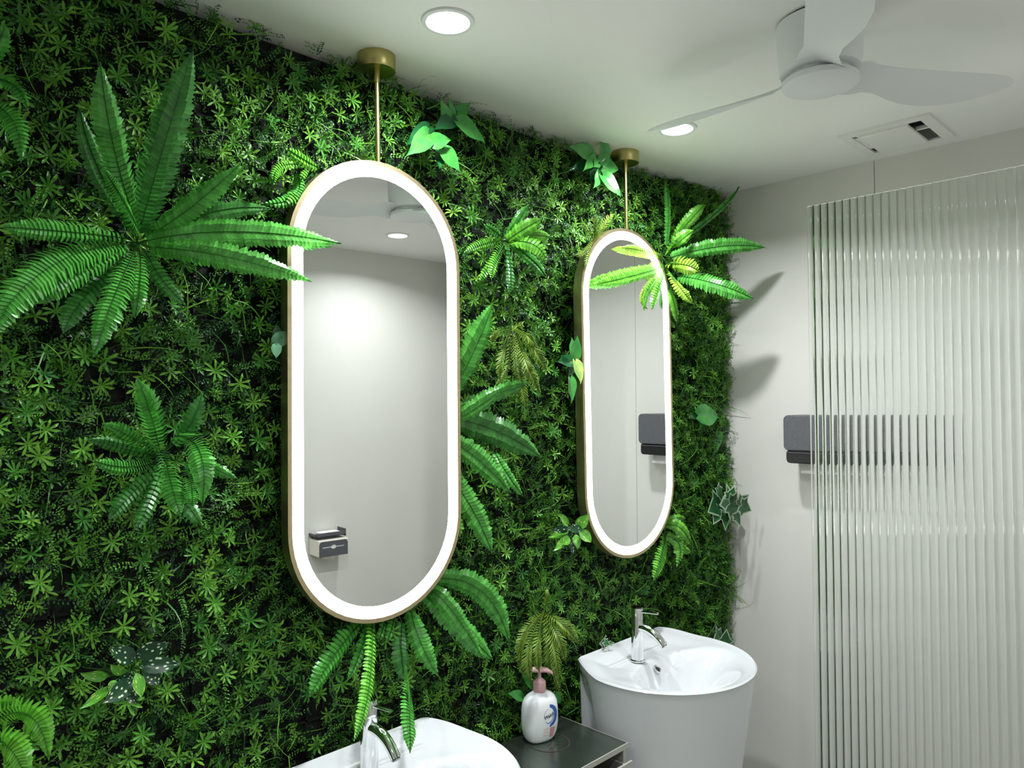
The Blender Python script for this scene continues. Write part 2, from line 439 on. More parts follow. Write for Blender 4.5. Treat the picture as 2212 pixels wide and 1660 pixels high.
def tap(x, label):
    y = 1.279; z = .8275
    t = thing('mixer_tap', label, 'tap', (x, y, z), 'chrome mixer taps')
    b = MB(); b.lathe([(.0215, 0), (.0215, .003), (.0185, .006), (.0180, .03), (.0168, .085), (.0162, .118)], 32); b.build('tap_body', M['chrome'], t)
    b = MB(); b.lathe([(.0155, .118), (.0155, .120), (.0166, .121), (.0166, .148), (.0155, .152)], 32); cp = b.build('tap_cap', M['chrome'], t)
    b = MB(); b.lathe([(.0150, .1515), (.0145, .1555), (.001, .157)], 28); b.build('cap_top', M['chrome_dark'], cp)
    b = MB(); b.tube([(0, -.012, .143), (0, -.045, .146), (0, -.072, .149)], [.0036, .0032, .0036], 12); b.build('lever', M['chrome'], t)
    b = MB(); pts = []
    for k in range(13):
        u = k / 12; a = u * R(58)
        pts.append((0, -.010 - .030 * u - .098 * math.sin(a) * .62, .098 + .004 * math.sin(u * 3) - .072 * (1 - math.cos(a)) ** .9))
    b.tube(pts, [.0115 - .001 * k / 12 for k in range(13)], 20); sp = b.build('spout', M['chrome'], t)
    b = MB(); e = Vector(pts[-1]); d = (e - Vector(pts[-2])).normalized(); b.tube([e - d * .001, e + d * .002], .0085, 16); b.build('aerator', M['chrome_dark'], sp)
    return t
tap(1.783, 'chrome tap with thin lever on the right basin')
tap(.862, 'chrome tap half hidden by fern tips on the left basin')

# ------------------------------------------------------------------ cabinet between the basins
def cabinet():
    x0, x1, y0, y1, zt = 1.262, 1.550, 1.146, 1.372, .710
    t = thing('storage_cabinet', 'low dark steel cabinet between the two basins', 'cabinet', ((x0 + x1) / 2, (y0 + y1) / 2, 0))
    ox, oy = t.location.x, t.location.y
    def bx(name, lo, hi, m, par=t, bev=.001):
        b = MB(); b.box((lo[0] - ox, lo[1] - oy, lo[2]), (hi[0] - ox, hi[1] - oy, hi[2])); return b.build(name, m, par, smooth=False, bevel=bev)
    top = bx('top_panel', (x0, y0, zt - .004), (x1, y1, zt), M['steel'])
    bx('edge_strip', (x0 - .001, y0 - .003, zt - .012), (x1 + .001, y0, zt + .0012), M['steel_light'], top, .0005)
    bx('edge_strip', (x1, y0, zt - .012), (x1 + .002, y1, zt + .0006), M['steel_light'], top, .0005)
    bx('edge_strip', (x0 - .002, y0, zt - .012), (x0, y1, zt + .0006), M['steel_light'], top, .0005)
    bx('side_panel', (x0, y0 + .004, .02), (x0 + .012, y1, zt - .004), M['steel_light'])
    bx('side_panel', (x1 - .012, y0 + .004, .02), (x1, y1, zt - .004), M['steel_light'])
    bx('back_panel', (x0 + .012, y1 - .01, .02), (x1 - .012, y1, zt - .004), M['cab_in'])
    bx('bottom_panel', (x0 + .012, y0 + .004, .02), (x1 - .012, y1 - .01, .035), M['cab_in'])
    bx('shelf', (x0 + .012, y0 + .02, .30), (x1 - .012, y1 - .01, .31), M['cab_in'])
    for dz, ht in ((.672, .13), (.52, .13), (.37, .13)):       # three drawers, fronts a little proud
        yo = y0 - .018
        f = bx('drawer', (x0 + .004, yo, dz - ht), (x1 - .002, yo + .006, dz), M['steel_light'])
        bx('drawer_side', (x1 - .024, yo + .006, dz - ht + .01), (x1 - .018, y1 - .02, dz - .006), M['steel_light'], f)
        bx('drawer_side', (x0 + .018, yo + .006, dz - ht + .01), (x0 + .024, y1 - .02, dz - .006), M['steel_light'], f)
        bx('drawer_base', (x0 + .024, yo + .006, dz - ht + .01), (x1 - .024, y1 - .02, dz - ht + .014), M['cab_in'], f)
    # rusty ring left by a can, flush with the top
    c = (1.412 - ox, 1.290 - oy, zt + .0004)
    b = MB(); ra, rb = .0515, .0535
    P_ = lambda r, z: [(c[0] + r * math.cos(k / 64 * 6.28319), c[1] + r * math.sin(k / 64 * 6.28319), c[2] + z) for k in range(64)]
    b.loft([P_(ra, 0), P_(ra, .0004), P_(rb, .0004), P_(rb, 0)], caps=False)
    b.box((c[0] + .004, c[1] - .0012, c[2]), (c[0] + .050, c[1] + .0002, c[2] + .0004))
    for k, (dx, dy, l, a) in enumerate([(-.012, -.028, .014, .5), (-.002, -.020, .016, -.3), (.01, -.034, .012, .9), (-.02, -.012, .02, .2)]):
        e = Vector((math.cos(a), math.sin(a), 0)); q = Vector((c[0] + dx, c[1] + dy, c[2])); s_ = Vector((-math.sin(a), math.cos(a), 0)) * .0008
        b.add([q - s_, q + e * l - s_, q + e * l + s_, q + s_, q - s_ + Vector((0, 0, .0004)), q + e * l - s_ + Vector((0, 0, .0004)), q + e * l + s_ + Vector((0, 0, .0004)), q + s_ + Vector((0, 0, .0004))],
              [(0, 3, 2, 1), (4, 5, 6, 7), (0, 1, 5, 4), (1, 2, 6, 5), (2, 3, 7, 6), (3, 0, 4, 7)])
    mk = b.build('ring_stain', M['rust'], top, smooth=False); mk['label'] = 'brown rust ring stained on the metal top'
    for fx in (x0 + .02, x1 - .02):
        for fy in (y0 + .03, y1 - .02):
            b = MB(); b.lathe([(.012, 0), (.012, .02)], 16, (fx - ox, fy - oy, 0)); b.build('foot', M['black'], t)
cabinet()

def soap():
    t = thing('soap_bottle', 'white liquid soap bottle with pink pump on the steel cabinet', 'soap bottle', (1.408, 1.318, .7112))
    t.rotation_euler = (0, 0, R(-12))
    A, B = .0505, .033
    prof = [(0, .62), (.002, .70), (.010, .83), (.022, .93), (.040, .99), (.060, 1.0), (.080, .985), (.096, .94), (.108, .83), (.116, .66), (.121, .44), (.123, .36)]
    def sect(z):
        for (a, p), (b_, q) in zip(prof, prof[1:]):
            if z <= b_: u = (z - a) / (b_ - a); return p + (q - p) * u
        return .36
    def pt(ang, z, off=0):
        k = sect(z); e = 2.5
        c, s = math.cos(ang), math.sin(ang)
        rr = (abs(c) ** e + abs(s) ** e) ** (-1 / e)
        bb = B * (k if k > .5 else k + (.0) )
        return Vector(((A * k + off) * rr * c, (max(B * k, .0145) + off) * rr * s, z))
    b = MB(); n = 48
    b.loft([[pt(2 * math.pi * k / n, z) for k in range(n)] for z, _ in prof]); b.build('bottle_body', M['bottle'], t)
    b = MB(); b.lathe([(.0150, .121), (.0165, .123), (.0165, .146), (.0150, .149), (.010, .153), (.0060, .157)], 32); cl = b.build('pump_collar', M['pink'], t)
    b = MB(); b.lathe([(.0048, .155), (.0048, .172)], 16); b.build('pump_stem', M['pink'], t)
    b = MB()                        # head and beak, pointing to +x
    rings = []
    for x, hw, zc_, hh in ((-.018, .002, .176, .002), (-.0165, .009, .1765, .004), (-.010, .0125, .177, .0055), (0, .0130, .177, .006), (.010, .0095, .1765, .0058), (.018, .006, .174, .005), (.024, .0045, .170, .0042), (.028, .004, .1665, .0035)):
        ca, sa = math.cos(R(-30)), math.sin(R(-30)); x *= 1.25; rings.append([(x * ca - 1.15 * hw * math.cos(a / 16 * 6.2832) * sa, x * sa + 1.15 * hw * math.cos(a / 16 * 6.2832) * ca, zc_ + 1.1 * hh * math.sin(a / 16 * 6.2832)) for a in range(16)])
    b.loft(rings); hd = b.build('pump_head', M['pink'], t)
    # print on the front (-y) face, laid on the curved wall
    def wrap(u, v, off=.0004):      # u along the width, v height
        lo, hi = math.pi, 2 * math.pi
        for _ in range(26):
            mid = (lo + hi) / 2
            if pt(mid, v).x < u: lo = mid
            else: hi = mid
        return pt((lo + hi) / 2, v, off)
    def decal(poly_rows, name, m):
        b = MB()
        for rows in poly_rows:
            # rows: list of (v, u0, u1)
            L0 = []; 
            for v, u0, u1 in rows: L0.append([wrap(u0 + (u1 - u0) * k / 6, v) for k in range(7)])
            b.loft(L0, caps=False, closed=False)
        o = b.build(name, m, t); return o
    cu, cv, rr_ = .006, .068, .0185
    # thin swoosh circle
    def arc(a0, a1, w0, w1, r, name, m, du=0):
        b = MB(); n = 28; vs = []
        for k in range(n + 1):
            a = a0 + (a1 - a0) * k / n; f = math.sin(math.pi * k / n); wd = w0 + (w1 - w0) * f
            for q in (r - wd, r): vs.append(wrap(cu + du + q * math.cos(a) * .82, cv + q * math.sin(a)))
        b.add(vs, [(2 * k, 2 * k + 1, 2 * k + 3, 2 * k + 2) for k in range(n)]); b.build(name, m, t)
    arc(R(85), R(200), .0002, .0011, rr_, 'label_arc', M['gold_ink'])
    arc(R(215), R(395), .0004, .0024, rr_, 'label_arc', M['blue'])
    rows = []
    for k in range(17):             # blue crescent right of the circle
        v = .040 + .056 * k / 16; dz = v - cv
        inner = cu + .82 * math.sqrt(max(0, (rr_ + .003) ** 2 - dz * dz)) if abs(dz) < rr_ + .003 else cu + .004 * (1 if dz > 0 else .6)
        outer = cu + .031 * math.sqrt(max(0, 1 - (dz / .0285) ** 2)) * .95
        if outer > inner: rows.append((v, inner, outer))
    decal([rows], 'label_crescent', M['blue'])
    decal([[(.012 + .026 * k / 6, .009, .009 + .016 + .007 * k / 6 - .004) for k in range(7)]], 'label_patch', M['pinkprint'])
    # small print: three rows of short strokes, unreadable in the photograph
    b = MB(); r2 = random.Random(3)
    for row in range(3):
        v0 = .034 - row * .0085
        for i in range(4):
            u0 = -.010 + i * .0042
            for q in range(3):
                du, dv = r2.uniform(0, .0018), r2.uniform(0, .004); w_, h_ = (.0022, .0007) if q % 2 else (.0007, .003)
                ps = [wrap(u0 + du, v0 + dv), wrap(u0 + du + w_, v0 + dv), wrap(u0 + du + w_, v0 + dv + h_), wrap(u0 + du, v0 + dv + h_)]
                b.add(ps, [(0, 1, 2, 3)])
    b.build('label_small_print', M['redprint'], t)
    cu_ = bpy.data.curves.new('word', 'FONT'); cu_.body = 'Walch'; cu_.size = .0125; cu_.shear = .25; cu_.resolution_u = 3; cu_.offset = .0003
    cu_.align_x = 'CENTER'; cu_.align_y = 'CENTER'
    tmp = bpy.data.objects.new('tmp', cu_); COL.objects.link(tmp)
    dg = bpy.context.evaluated_depsgraph_get(); me = bpy.data.meshes.new_from_object(tmp.evaluated_get(dg))
    bpy.data.objects.remove(tmp)
    for v in me.vertices:
        ca, sa = math.cos(R(12)), math.sin(R(12)); x_, y_ = v.co.x * .95, v.co.y
        v.co = wrap(cu + x_ * ca - y_ * sa, cv + x_ * sa + y_ * ca, .0007)
    me.materials.clear(); me.materials.append(M['ink'])
    o = bpy.data.objects.new('label_word', me); COL.objects.link(o); o.parent = t
soap()

# ------------------------------------------------------------------ dispensers
def rounded_box(b, lo, hi, r, axis=0, seg=5):
    """box with rounded corners in the plane across AXIS"""
    ax = [i for i in range(3) if i != axis]
    c = [(lo[i] + hi[i]) / 2 for i in ax]; h = [(hi[i] - lo[i]) / 2 - r for i in ax]
    pts = []
    for sx, sy, a0 in ((1, 1, 0), (-1, 1, 90), (-1, -1, 180), (1, -1, 270)):
        for k in range(seg + 1):
            a = R(a0 + 90 * k / seg); pts.append((c[0] + sx * h[0] + r * math.cos(a), c[1] + sy * h[1] + r * math.sin(a)))
    rings = []
    for v in (lo[axis], hi[axis]):
        ring = []
        for p in pts:
            q = [0, 0, 0]; q[axis] = v; q[ax[0]] = p[0]; q[ax[1]] = p[1]; ring.append(tuple(q))
        rings.append(ring)
    b.loft(rings)
def towel_dispenser():
    t = thing('towel_dispenser', 'grey and black paper towel dispenser on the far wall behind the glass', 'dispenser', (X1, 1.028, 1.37))
    b = MB(); rounded_box(b, (-.108, -.092, .044), (0, .074, .160), .016); b.build('cover', M['disp'], t, smooth=False, bevel=.004)
    b = MB(); rounded_box(b, (-.100, -.088, .002), (0, .069, .046), .012); b.build('lower_body', M['black'], t, smooth=False, bevel=.004)
    b = MB(); b.box((-.1035, -.082, .036), (-.098, .064, .0385)); b.build('trim_line', M['disp'], t, smooth=False)
    b = MB(); n = 10; vs = []
    for k in range(n + 1):
        a = R(95) * k / n
        for yy in (-.062, .036): vs.append((-.052 - .030 * math.sin(a) * .4, yy, .004 - .036 * math.sin(a) ** .8))
    b.add(vs, [(2 * k, 2 * k + 1, 2 * k + 3, 2 * k + 2) for k in range(n)]); o = b.build('paper_towel', M['paper'], t)
    m = o.modifiers.new('s', 'SOLIDIFY'); m.thickness = .002
towel_dispenser()

def tissue_box():
    t = thing('tissue_holder', 'tissue box holder with shelf on the opposite wall, reflected in left mirror', 'tissue holder', (1.730, Y0, .866)); t.scale = (.78, .95, .80)
    # y grows out of the wall toward the mirrors
    b = MB(); b.box((-.095, 0, -.005), (.100, .105, .088)); b.build('roll_cover', M['cream'], t, smooth=False, bevel=.004)
    # front plate with the slot left open: outline ring strips around the slot
    b = MB(); x0, x1, z0, z1, y = -.092, .094, -.006, .082, .1065
    def slot(x):
        u = x / .072; 
        return .0036 + max(0, .0085 * math.sqrt(max(0, 1 - (x / .016) ** 2))) if abs(x) < .072 else 0
    n = 60; rz = .048
    for i in range(n):
        xa, xb = x0 + (x1 - x0) * i / n, x0 + (x1 - x0) * (i + 1) / n
        def ends(x):
            m = .018; e = min(x - x0, x1 - x)
            return z1 - (m - math.sqrt(max(0, m * m - (m - e) ** 2)) if e < m else 0)
        for side in (0, 1):
            sa, sb = slot(xa), slot(xb)
            if side: q = [(xa, rz + sa), (xb, rz + sb), (xb, ends(xb)), (xa, ends(xa))]
            else: q = [(xa, z0), (xb, z0), (xb, rz - sb), (xa, rz - sa)]
            b.add([(p[0], y, p[1]) for p in q] + [(p[0], y + .003, p[1]) for p in q], [(0, 1, 2, 3), (7, 6, 5, 4), (0, 4, 5, 1), (2, 6, 7, 3)])
    b.build('front_plate', M['disp'], t, smooth=False)
    b = MB(); rounded_box(b, (-.075, .1045, .033), (.075, .1060, .063), .004, 1); b.build('tissue_stack', M['paper'], t, smooth=False)
    b = MB(); b.box((-.098, 0, .104), (.098, .085, .109)); b.box((-.098, .080, .104), (.098, .085, .128)); b.box((-.098, 0, .104), (-.093, .085, .122)); b.box((.093, 0, .096), (.098, .085, .140))
    b.box((-.080, 0, .088), (.050, .06, .104)); b.build('shelf', M['disp'], t, smooth=False, bevel=.0015)
    b = MB(); pts = []
    for k in range(13):
        a = R(180) * k / 12; pts.append((-.0, .04, 0))
    b.lathe([(.0005, -.03), (.035, -.03), (.038, -.028), (.038, -.012), (.0005, -.010)], 28, (-.0, .05, 0), caps=False); b.build('lower_cup', M['cream'], t)
    o = thing('folded_tissue_pack', 'flat clear pack lying on the shelf of the tissue holder', 'pack', (1.735, Y0 + .042, .9542)); o.scale = (.78, .9, .8)
    b = MB(); rounded_box(b, (-.07, -.030, 0), (.06, .034, .016), .006, 2); b.build('pack_body', M['paper'], o, smooth=False, bevel=.003)
tissue_box()

# ------------------------------------------------------------------ plant wall
TX0, TX1, TZ0, TZ1 = .05, 2.462, .02, 2.335
def surf(x, z):                     # how far the foliage stands out of the wall (y of its mean front)
    e = max(0, min(1, (x - 1.95) / .5)); e = e * e * (3 - 2 * e)
    return 1.402 - .050 * e + .010 * math.sin(x * 9 + z * 5) * math.cos(z * 11 - x * 3) + .007 * math.sin(x * 23 + 1.3) * math.sin(z * 19)
surf_v = np.vectorize(surf)
def behind_mirror(x, z, m=.012):
    for cx_ in (.93, 1.832):
        dz = max(0, abs(z - 1.606) - (MH - MW)); 
        if math.hypot(x - cx_, dz) < MW + m: return True
    return False

def leaf_tpl(kind):
    """templates as (verts, faces) lying in the plane z=0, growing to +z toward the viewer"""
    v, f = [], []
    def blade(a, r0, r1, w, lift, curl):
        ca, sa = math.cos(a), math.sin(a); o = len(v)
        def P(r, s, z): v.append((ca * r - sa * s, sa * r + ca * s, z))
        P(r0, -w * .16, 0); P(r0, w * .16, 0)
        rm = r0 + (r1 - r0) * .70
        P(rm, -w * .5, lift * .8 + .0006); P(rm, w * .5, lift * .8 + .0006); P(rm, 0, lift * .8 - .0008)
        P(r1, -w * .16, lift + curl); P(r1, w * .16, lift + curl)
        f.extend([(o, o + 4, o + 2), (o, o + 1, o + 4), (o + 1, o + 3, o + 4), (o + 2, o + 4, o + 5), (o + 4, o + 3, o + 6), (o + 5, o + 4, o + 6)])
    return v, f, blade
def rosette_tpl(seed):
    r = random.Random(seed); v, f, blade = leaf_tpl(0)
    n = r.choice((7, 8, 9))
    for k in range(n):
        a = 2 * math.pi * (k + r.uniform(-.18, .18)) / n; L = r.uniform(.016, .0225)
        blade(a, .0010, L, L * .25, r.uniform(.001, .011), r.uniform(-.005, .001))
    for k in range(3):
        a = 2 * math.pi * k / 3 + r.random(); L = r.uniform(.006, .009); blade(a, .0005, L, L * .4, .007, .001)
    return np.array(v), f
def sprig_tpl(seed):
    r = random.Random(seed); v, f = [], []
    L = r.uniform(.035, .06); bend = r.uniform(-.012, .012); n = 9
    for k in range(n):
        t = (k + .7) / n; x, y, z = L * t, bend * t * t, .004 + .014 * math.sin(t * 2.2)
        for s in (-1, 1):
            l = r.uniform(.006, .0095) * (1 - .35 * t); a = s * r.uniform(.75, 1.25); w = l * .26
            dx, dy = math.cos(a), math.sin(a); o = len(v)
            zz = z + r.uniform(-.002, .004)
            v += [(x, y, z), (x + dx * l * .6 - dy * w, y + dy * l * .6 + dx * w, zz), (x + dx * l, y + dy * l, zz), (x + dx * l * .6 + dy * w, y + dy * l * .6 - dx * w, zz)]
            f.append((o, o + 3, o + 2, o + 1))
    return np.array(v), f
def blade_tpl(seed):
    r = random.Random(seed); v, f = [], []
    L = r.uniform(.045, .085); w = r.uniform(.0009, .0017); bx_ = r.uniform(-.03, .03); n = 5
    for k in range(n + 1):
        t = k / n; x, y, z = L * t, bx_ * t * t, .002 + .026 * math.sin(t * r.uniform(1.6, 2.4)); ww = w * (1 - t * .85)
        v += [(x, y - ww, z), (x, y + ww, z)]
        if k: o = 2 * k; f.append((o - 2, o, o + 1, o - 1))
    return np.array(v), f

def scatter(name, tpls, pos, tilt, scale, tint, parent, mat, kind='stuff'):
    """all the copies of a few templates joined into one mesh; local +z is turned toward the room (-y)"""
    rs = np.random.RandomState(len(pos)); V, F, T = [], [], []; o = 0
    ks = rs.randint(0, len(tpls), len(pos))
    for i, tp in enumerate(tpls):
        ids = np.where(ks == i)[0]; n = len(ids)
        if not n: continue
        tv, tf = tp; m = len(tv)
        a = rs.uniform(0, 2 * math.pi, n); tx = rs.normal(0, tilt, n); tz = rs.normal(0, tilt, n)
        sc = rs.uniform(scale[0], scale[1], n)
        p = tv[None] * sc[:, None, None]
        ca, sa = np.cos(a)[:, None], np.sin(a)[:, None]
        x = p[..., 0] * ca - p[..., 1] * sa; y = p[..., 0] * sa + p[..., 1] * ca; z = p[..., 2]
        c, s = np.cos(tx)[:, None], np.sin(tx)[:, None]; y, z = y * c - z * s, y * s + z * c
        c, s = np.cos(tz)[:, None], np.sin(tz)[:, None]; x, z = x * c + z * s, -x * s + z * c
        q = pos[ids]
        W = np.stack([q[:, 0:1] + x, q[:, 1:2] - z, q[:, 2:3] + y], -1)
        W[..., 0] = np.minimum(W[..., 0], X1 - .001); W[..., 2] = np.minimum(W[..., 2], CEIL - .001); W[..., 1] = np.minimum(W[..., 1], 1.447)
        for mx, mz in ((.93, 1.606), (1.832, 1.605)):      # nothing pokes through the mirrors
            ins = np.hypot(W[..., 0] - mx, np.maximum(0, np.abs(W[..., 2] - mz) - (MH - MW))) < MW + .004
            W[..., 1] = np.where(ins, np.maximum(W[..., 1], 1.376), W[..., 1])
        V.append(W.reshape(-1, 3)); T.append(np.repeat(tint[ids], m))
        for f in tf: F.append((np.array(f)[None] + (np.arange(n) * m)[:, None] + o, len(f)))
        o += n * m
    V = np.concatenate(V).astype(np.float32); T = np.concatenate(T).astype(np.float32)
    me = bpy.data.meshes.new(name); me.vertices.add(len(V)); me.vertices.foreach_set('co', V.ravel())
    loops = np.concatenate([f.ravel() for f, _ in F]); tot = np.concatenate([np.full(len(f), k) for f, k in F])
    me.loops.add(len(loops)); me.loops.foreach_set('vertex_index', loops.astype(np.int32))
    me.polygons.add(len(tot)); st = np.concatenate([[0], np.cumsum(tot)[:-1]]); me.polygons.foreach_set('loop_start', st.astype(np.int32))
    me.update(calc_edges=True)
    at_ = me.attributes.new('tint', 'FLOAT', 'POINT'); at_.data.foreach_set('value', T)
    me.materials.append(mat)
    ob = bpy.data.objects.new(name, me); COL.objects.link(ob); ob.parent = parent
    if kind: ob['kind'] = kind
    return ob

def plant_wall():
    t = thing('plant_wall', 'wall wide mat of artificial green foliage behind the mirrors', 'plant wall')
    b = MB(); b.box((TX0 - 1.2, 1.448, TZ0), (X1 - .001, 1.469, CEIL - .002)); b.build('backing_panel', M['back'], t, smooth=False)
    # black plastic grid seen through gaps
    b = MB()
    for i in range(62): x = TX0 + i * .04; b.box((x, 1.438, TZ0), (x + .004, 1.448, TZ1 - .002))
    for i in range(58): z = TZ0 + i * .04; b.box((TX0 - .3, 1.438, z), (X1 - .002, 1.448, z + .004))
    b.build('grid', M['back'], t, smooth=False)
    rs = np.random.RandomState(4)
    def field(n, d0, d1, x0=TX0, z0=TZ0):
        x = rs.uniform(x0, TX1, n); z = rs.uniform(z0, TZ1, n)
        y = surf_v(x, z) + rs.uniform(d0, d1, n); return np.stack([x, y, z], 1)
    def keep(p):
        def bad(a, b_, c):
            if behind_mirror(a, c) and b_ < 1.392: return True
            if c < .86 and b_ < 1.40 and (abs(a - 1.82) < .21 or abs(a - .87) < .21): return True
            return c < .72 and 1.25 < a < 1.56 and b_ < 1.40
        return p[[not bad(*q) for q in p]]
    ros = [rosette_tpl(i) for i in range(8)]; spr = [sprig_tpl(i) for i in range(10)]; bld = [blade_tpl(i) for i in range(12)]
    # patchy tones: some sheets of the mat are darker
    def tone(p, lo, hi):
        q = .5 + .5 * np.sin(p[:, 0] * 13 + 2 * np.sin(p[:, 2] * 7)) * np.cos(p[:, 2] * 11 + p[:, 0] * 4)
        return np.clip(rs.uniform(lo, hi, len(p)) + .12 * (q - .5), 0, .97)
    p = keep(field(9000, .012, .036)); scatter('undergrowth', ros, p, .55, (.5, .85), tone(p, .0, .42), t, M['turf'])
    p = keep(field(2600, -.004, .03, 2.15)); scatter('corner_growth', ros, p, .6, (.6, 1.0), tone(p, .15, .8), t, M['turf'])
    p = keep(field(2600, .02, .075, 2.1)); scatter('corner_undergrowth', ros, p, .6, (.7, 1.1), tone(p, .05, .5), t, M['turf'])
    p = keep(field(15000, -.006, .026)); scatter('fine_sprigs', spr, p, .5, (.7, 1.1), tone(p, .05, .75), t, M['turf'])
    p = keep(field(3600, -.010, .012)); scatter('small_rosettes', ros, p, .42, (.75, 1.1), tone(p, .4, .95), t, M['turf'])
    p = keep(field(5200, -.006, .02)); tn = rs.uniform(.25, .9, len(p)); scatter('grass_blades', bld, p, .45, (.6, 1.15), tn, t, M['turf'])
    n = 320; p = np.stack([np.full(n, X1 - .022) + rs.uniform(-.03, .012, n), rs.uniform(1.33, 1.43, n), rs.uniform(.25, 2.3, n)], 1)
    scatter('edge_blades', bld, p, .5, (.5, .8), rs.uniform(.1, .7, n), t, M['turf'])
    # three hundred nearest rosettes, one object each
    meshes = []
    for i in range(6):
        for mt in M['rosette']:
            tv, tf = rosette_tpl(100 + i); me = bpy.data.meshes.new('rosette'); me.from_pydata([tuple(v) for v in tv], [], tf); me.materials.append(mt); meshes.append(me)
    r = random.Random(8); done = []; tries = 0
    while len(done) < 298 and tries < 60000:
        tries += 1
        x = .22 + 1.35 * r.random() ** 1.5; z = r.uniform(.95, 2.30)
        if behind_mirror(x, z, .02): continue
        if any(abs(x - a) < .034 and abs(z - c) < .034 and math.hypot(x - a, z - c) < .034 for a, c in done): continue
        done.append((x, z))
    for x, z in done:
        o = bpy.data.objects.new('rosette', r.choice(meshes)); COL.objects.link(o); o.parent = t
        y = surf(x, z) - .008 - r.uniform(0, .012)
        o.location = (x, y, z)
        o.rotation_euler = (R(90) + r.gauss(0, .35), r.uniform(0, 6.28), r.gauss(0, .35))
        k = r.uniform(.85, 1.2); o.scale = (k, k, k)
        o.rotation_euler = (Matrix.Rotation(r.gauss(0, .3), 3, 'Z') @ Matrix.Rotation(R(90) + r.gauss(0, .3), 3, 'X') @ Matrix.Rotation(r.uniform(0, 6.28), 3, 'Z')).to_euler()
plant_wall()

# ------------------------------------------------------------------ planted things
def frond_mesh(b, B, Mi, T, width, sp, lacy, r):
    B, Mi, T = Vector(B), Vector(Mi), Vector(T); C_ = Mi * 2 - (B + T) * .5
    def P(t): return B * (1 - t) ** 2 + C_ * (2 * t * (1 - t)) + T * t * t
    def D(t): return ((C_ - B) * (1 - t) + (T - C_) * t).normalized()
    L = sum((P((k + 1) / 12) - P(k / 12)).length for k in range(12)); n = max(7, int(L / sp))
    roll = r.uniform(-.25, .25); N0 = Vector((-.25 + roll * .6, -1, roll)).normalized()
    def frame(t):
        d = D(t); N = (N0 - d * N0.dot(d))
        if N.length < .15: N = Vector((-.5, -.2, .8)) - d * d.dot(Vector((-.5, -.2, .8)))
        N.normalize(); return d, N, d.cross(N)
    hw = width / 2 * (1.35 if lacy else 1)
    def wid(t):
        g = min(1, .62 + t / .28 * .38)
        if t > .55: g *= max(.04, 1 - ((t - .55) / .45) ** 2.0)
        return g * hw
    pw = sp * (.62 if lacy else 1.45)
    for k in range(n):
        t = (k + .5) / n; p = P(t); d, N, s = frame(t); w_ = wid(t)
        for sg in (-1, 1):
            j = r.uniform(.88, 1.06); wl = w_ * j; fa = r.uniform(.18, .34) + .25 * t
            if lacy: fa += .45
            q = (s * sg * math.cos(fa) + d * math.sin(fa)); dr = -N * wl * r.uniform(.06, .30)
            tilt = N * (pw * .12)
            a0 = p - d * pw * .5 - tilt; a1 = p + d * pw * .5 + tilt
            m_ = p + q * wl * .5 + N * (wl * .08)
            m0 = m_ - d * pw * .5 - tilt; m1 = m_ + d * pw * .5 + tilt * 1.2
            k_ = p + q * wl * .84 + dr * .6
            k0 = k_ - d * pw * .33 - tilt; k1 = k_ + d * pw * .30 + tilt
            e = p + q * wl + dr + d * pw * .06
            vs = [a0, a1, m1, m0, k1, k0, e]
            fs = [(0, 1, 2, 3), (3, 2, 4, 5), (5, 4, 6)]
            if sg < 0: fs = [tuple(reversed(f)) for f in fs]
            rv = r.random(); b.add(vs, fs, 0, [(0, rv), (1, rv), (1, rv), (0, rv), (1, rv), (0, rv), (.5, rv)])
    # terminal leaflet and midrib
    d, N, s = frame(.98); p = P(.975); e = P(1.0) + d * sp * .6; b.add([p - s * hw * .10, e, p + s * hw * .10], [(0, 1, 2)])
    K = 14; pr = .0007 if not lacy else .0008; vs = []
    for k in range(K + 1):
        t = k / K; p = P(t); d, N, s = frame(t); ww = pr * (1 - .75 * t); vs += [p - s * ww - N * .0003, p + N * (.0014 + pw * .2), p + s * ww - N * .0003]
    b.add(vs, [q for k in range(K) for q in ((3 * k, 3 * k + 3, 3 * k + 4, 3 * k + 1), (3 * k + 1, 3 * k + 4, 3 * k + 5, 3 * k + 2))], 1)

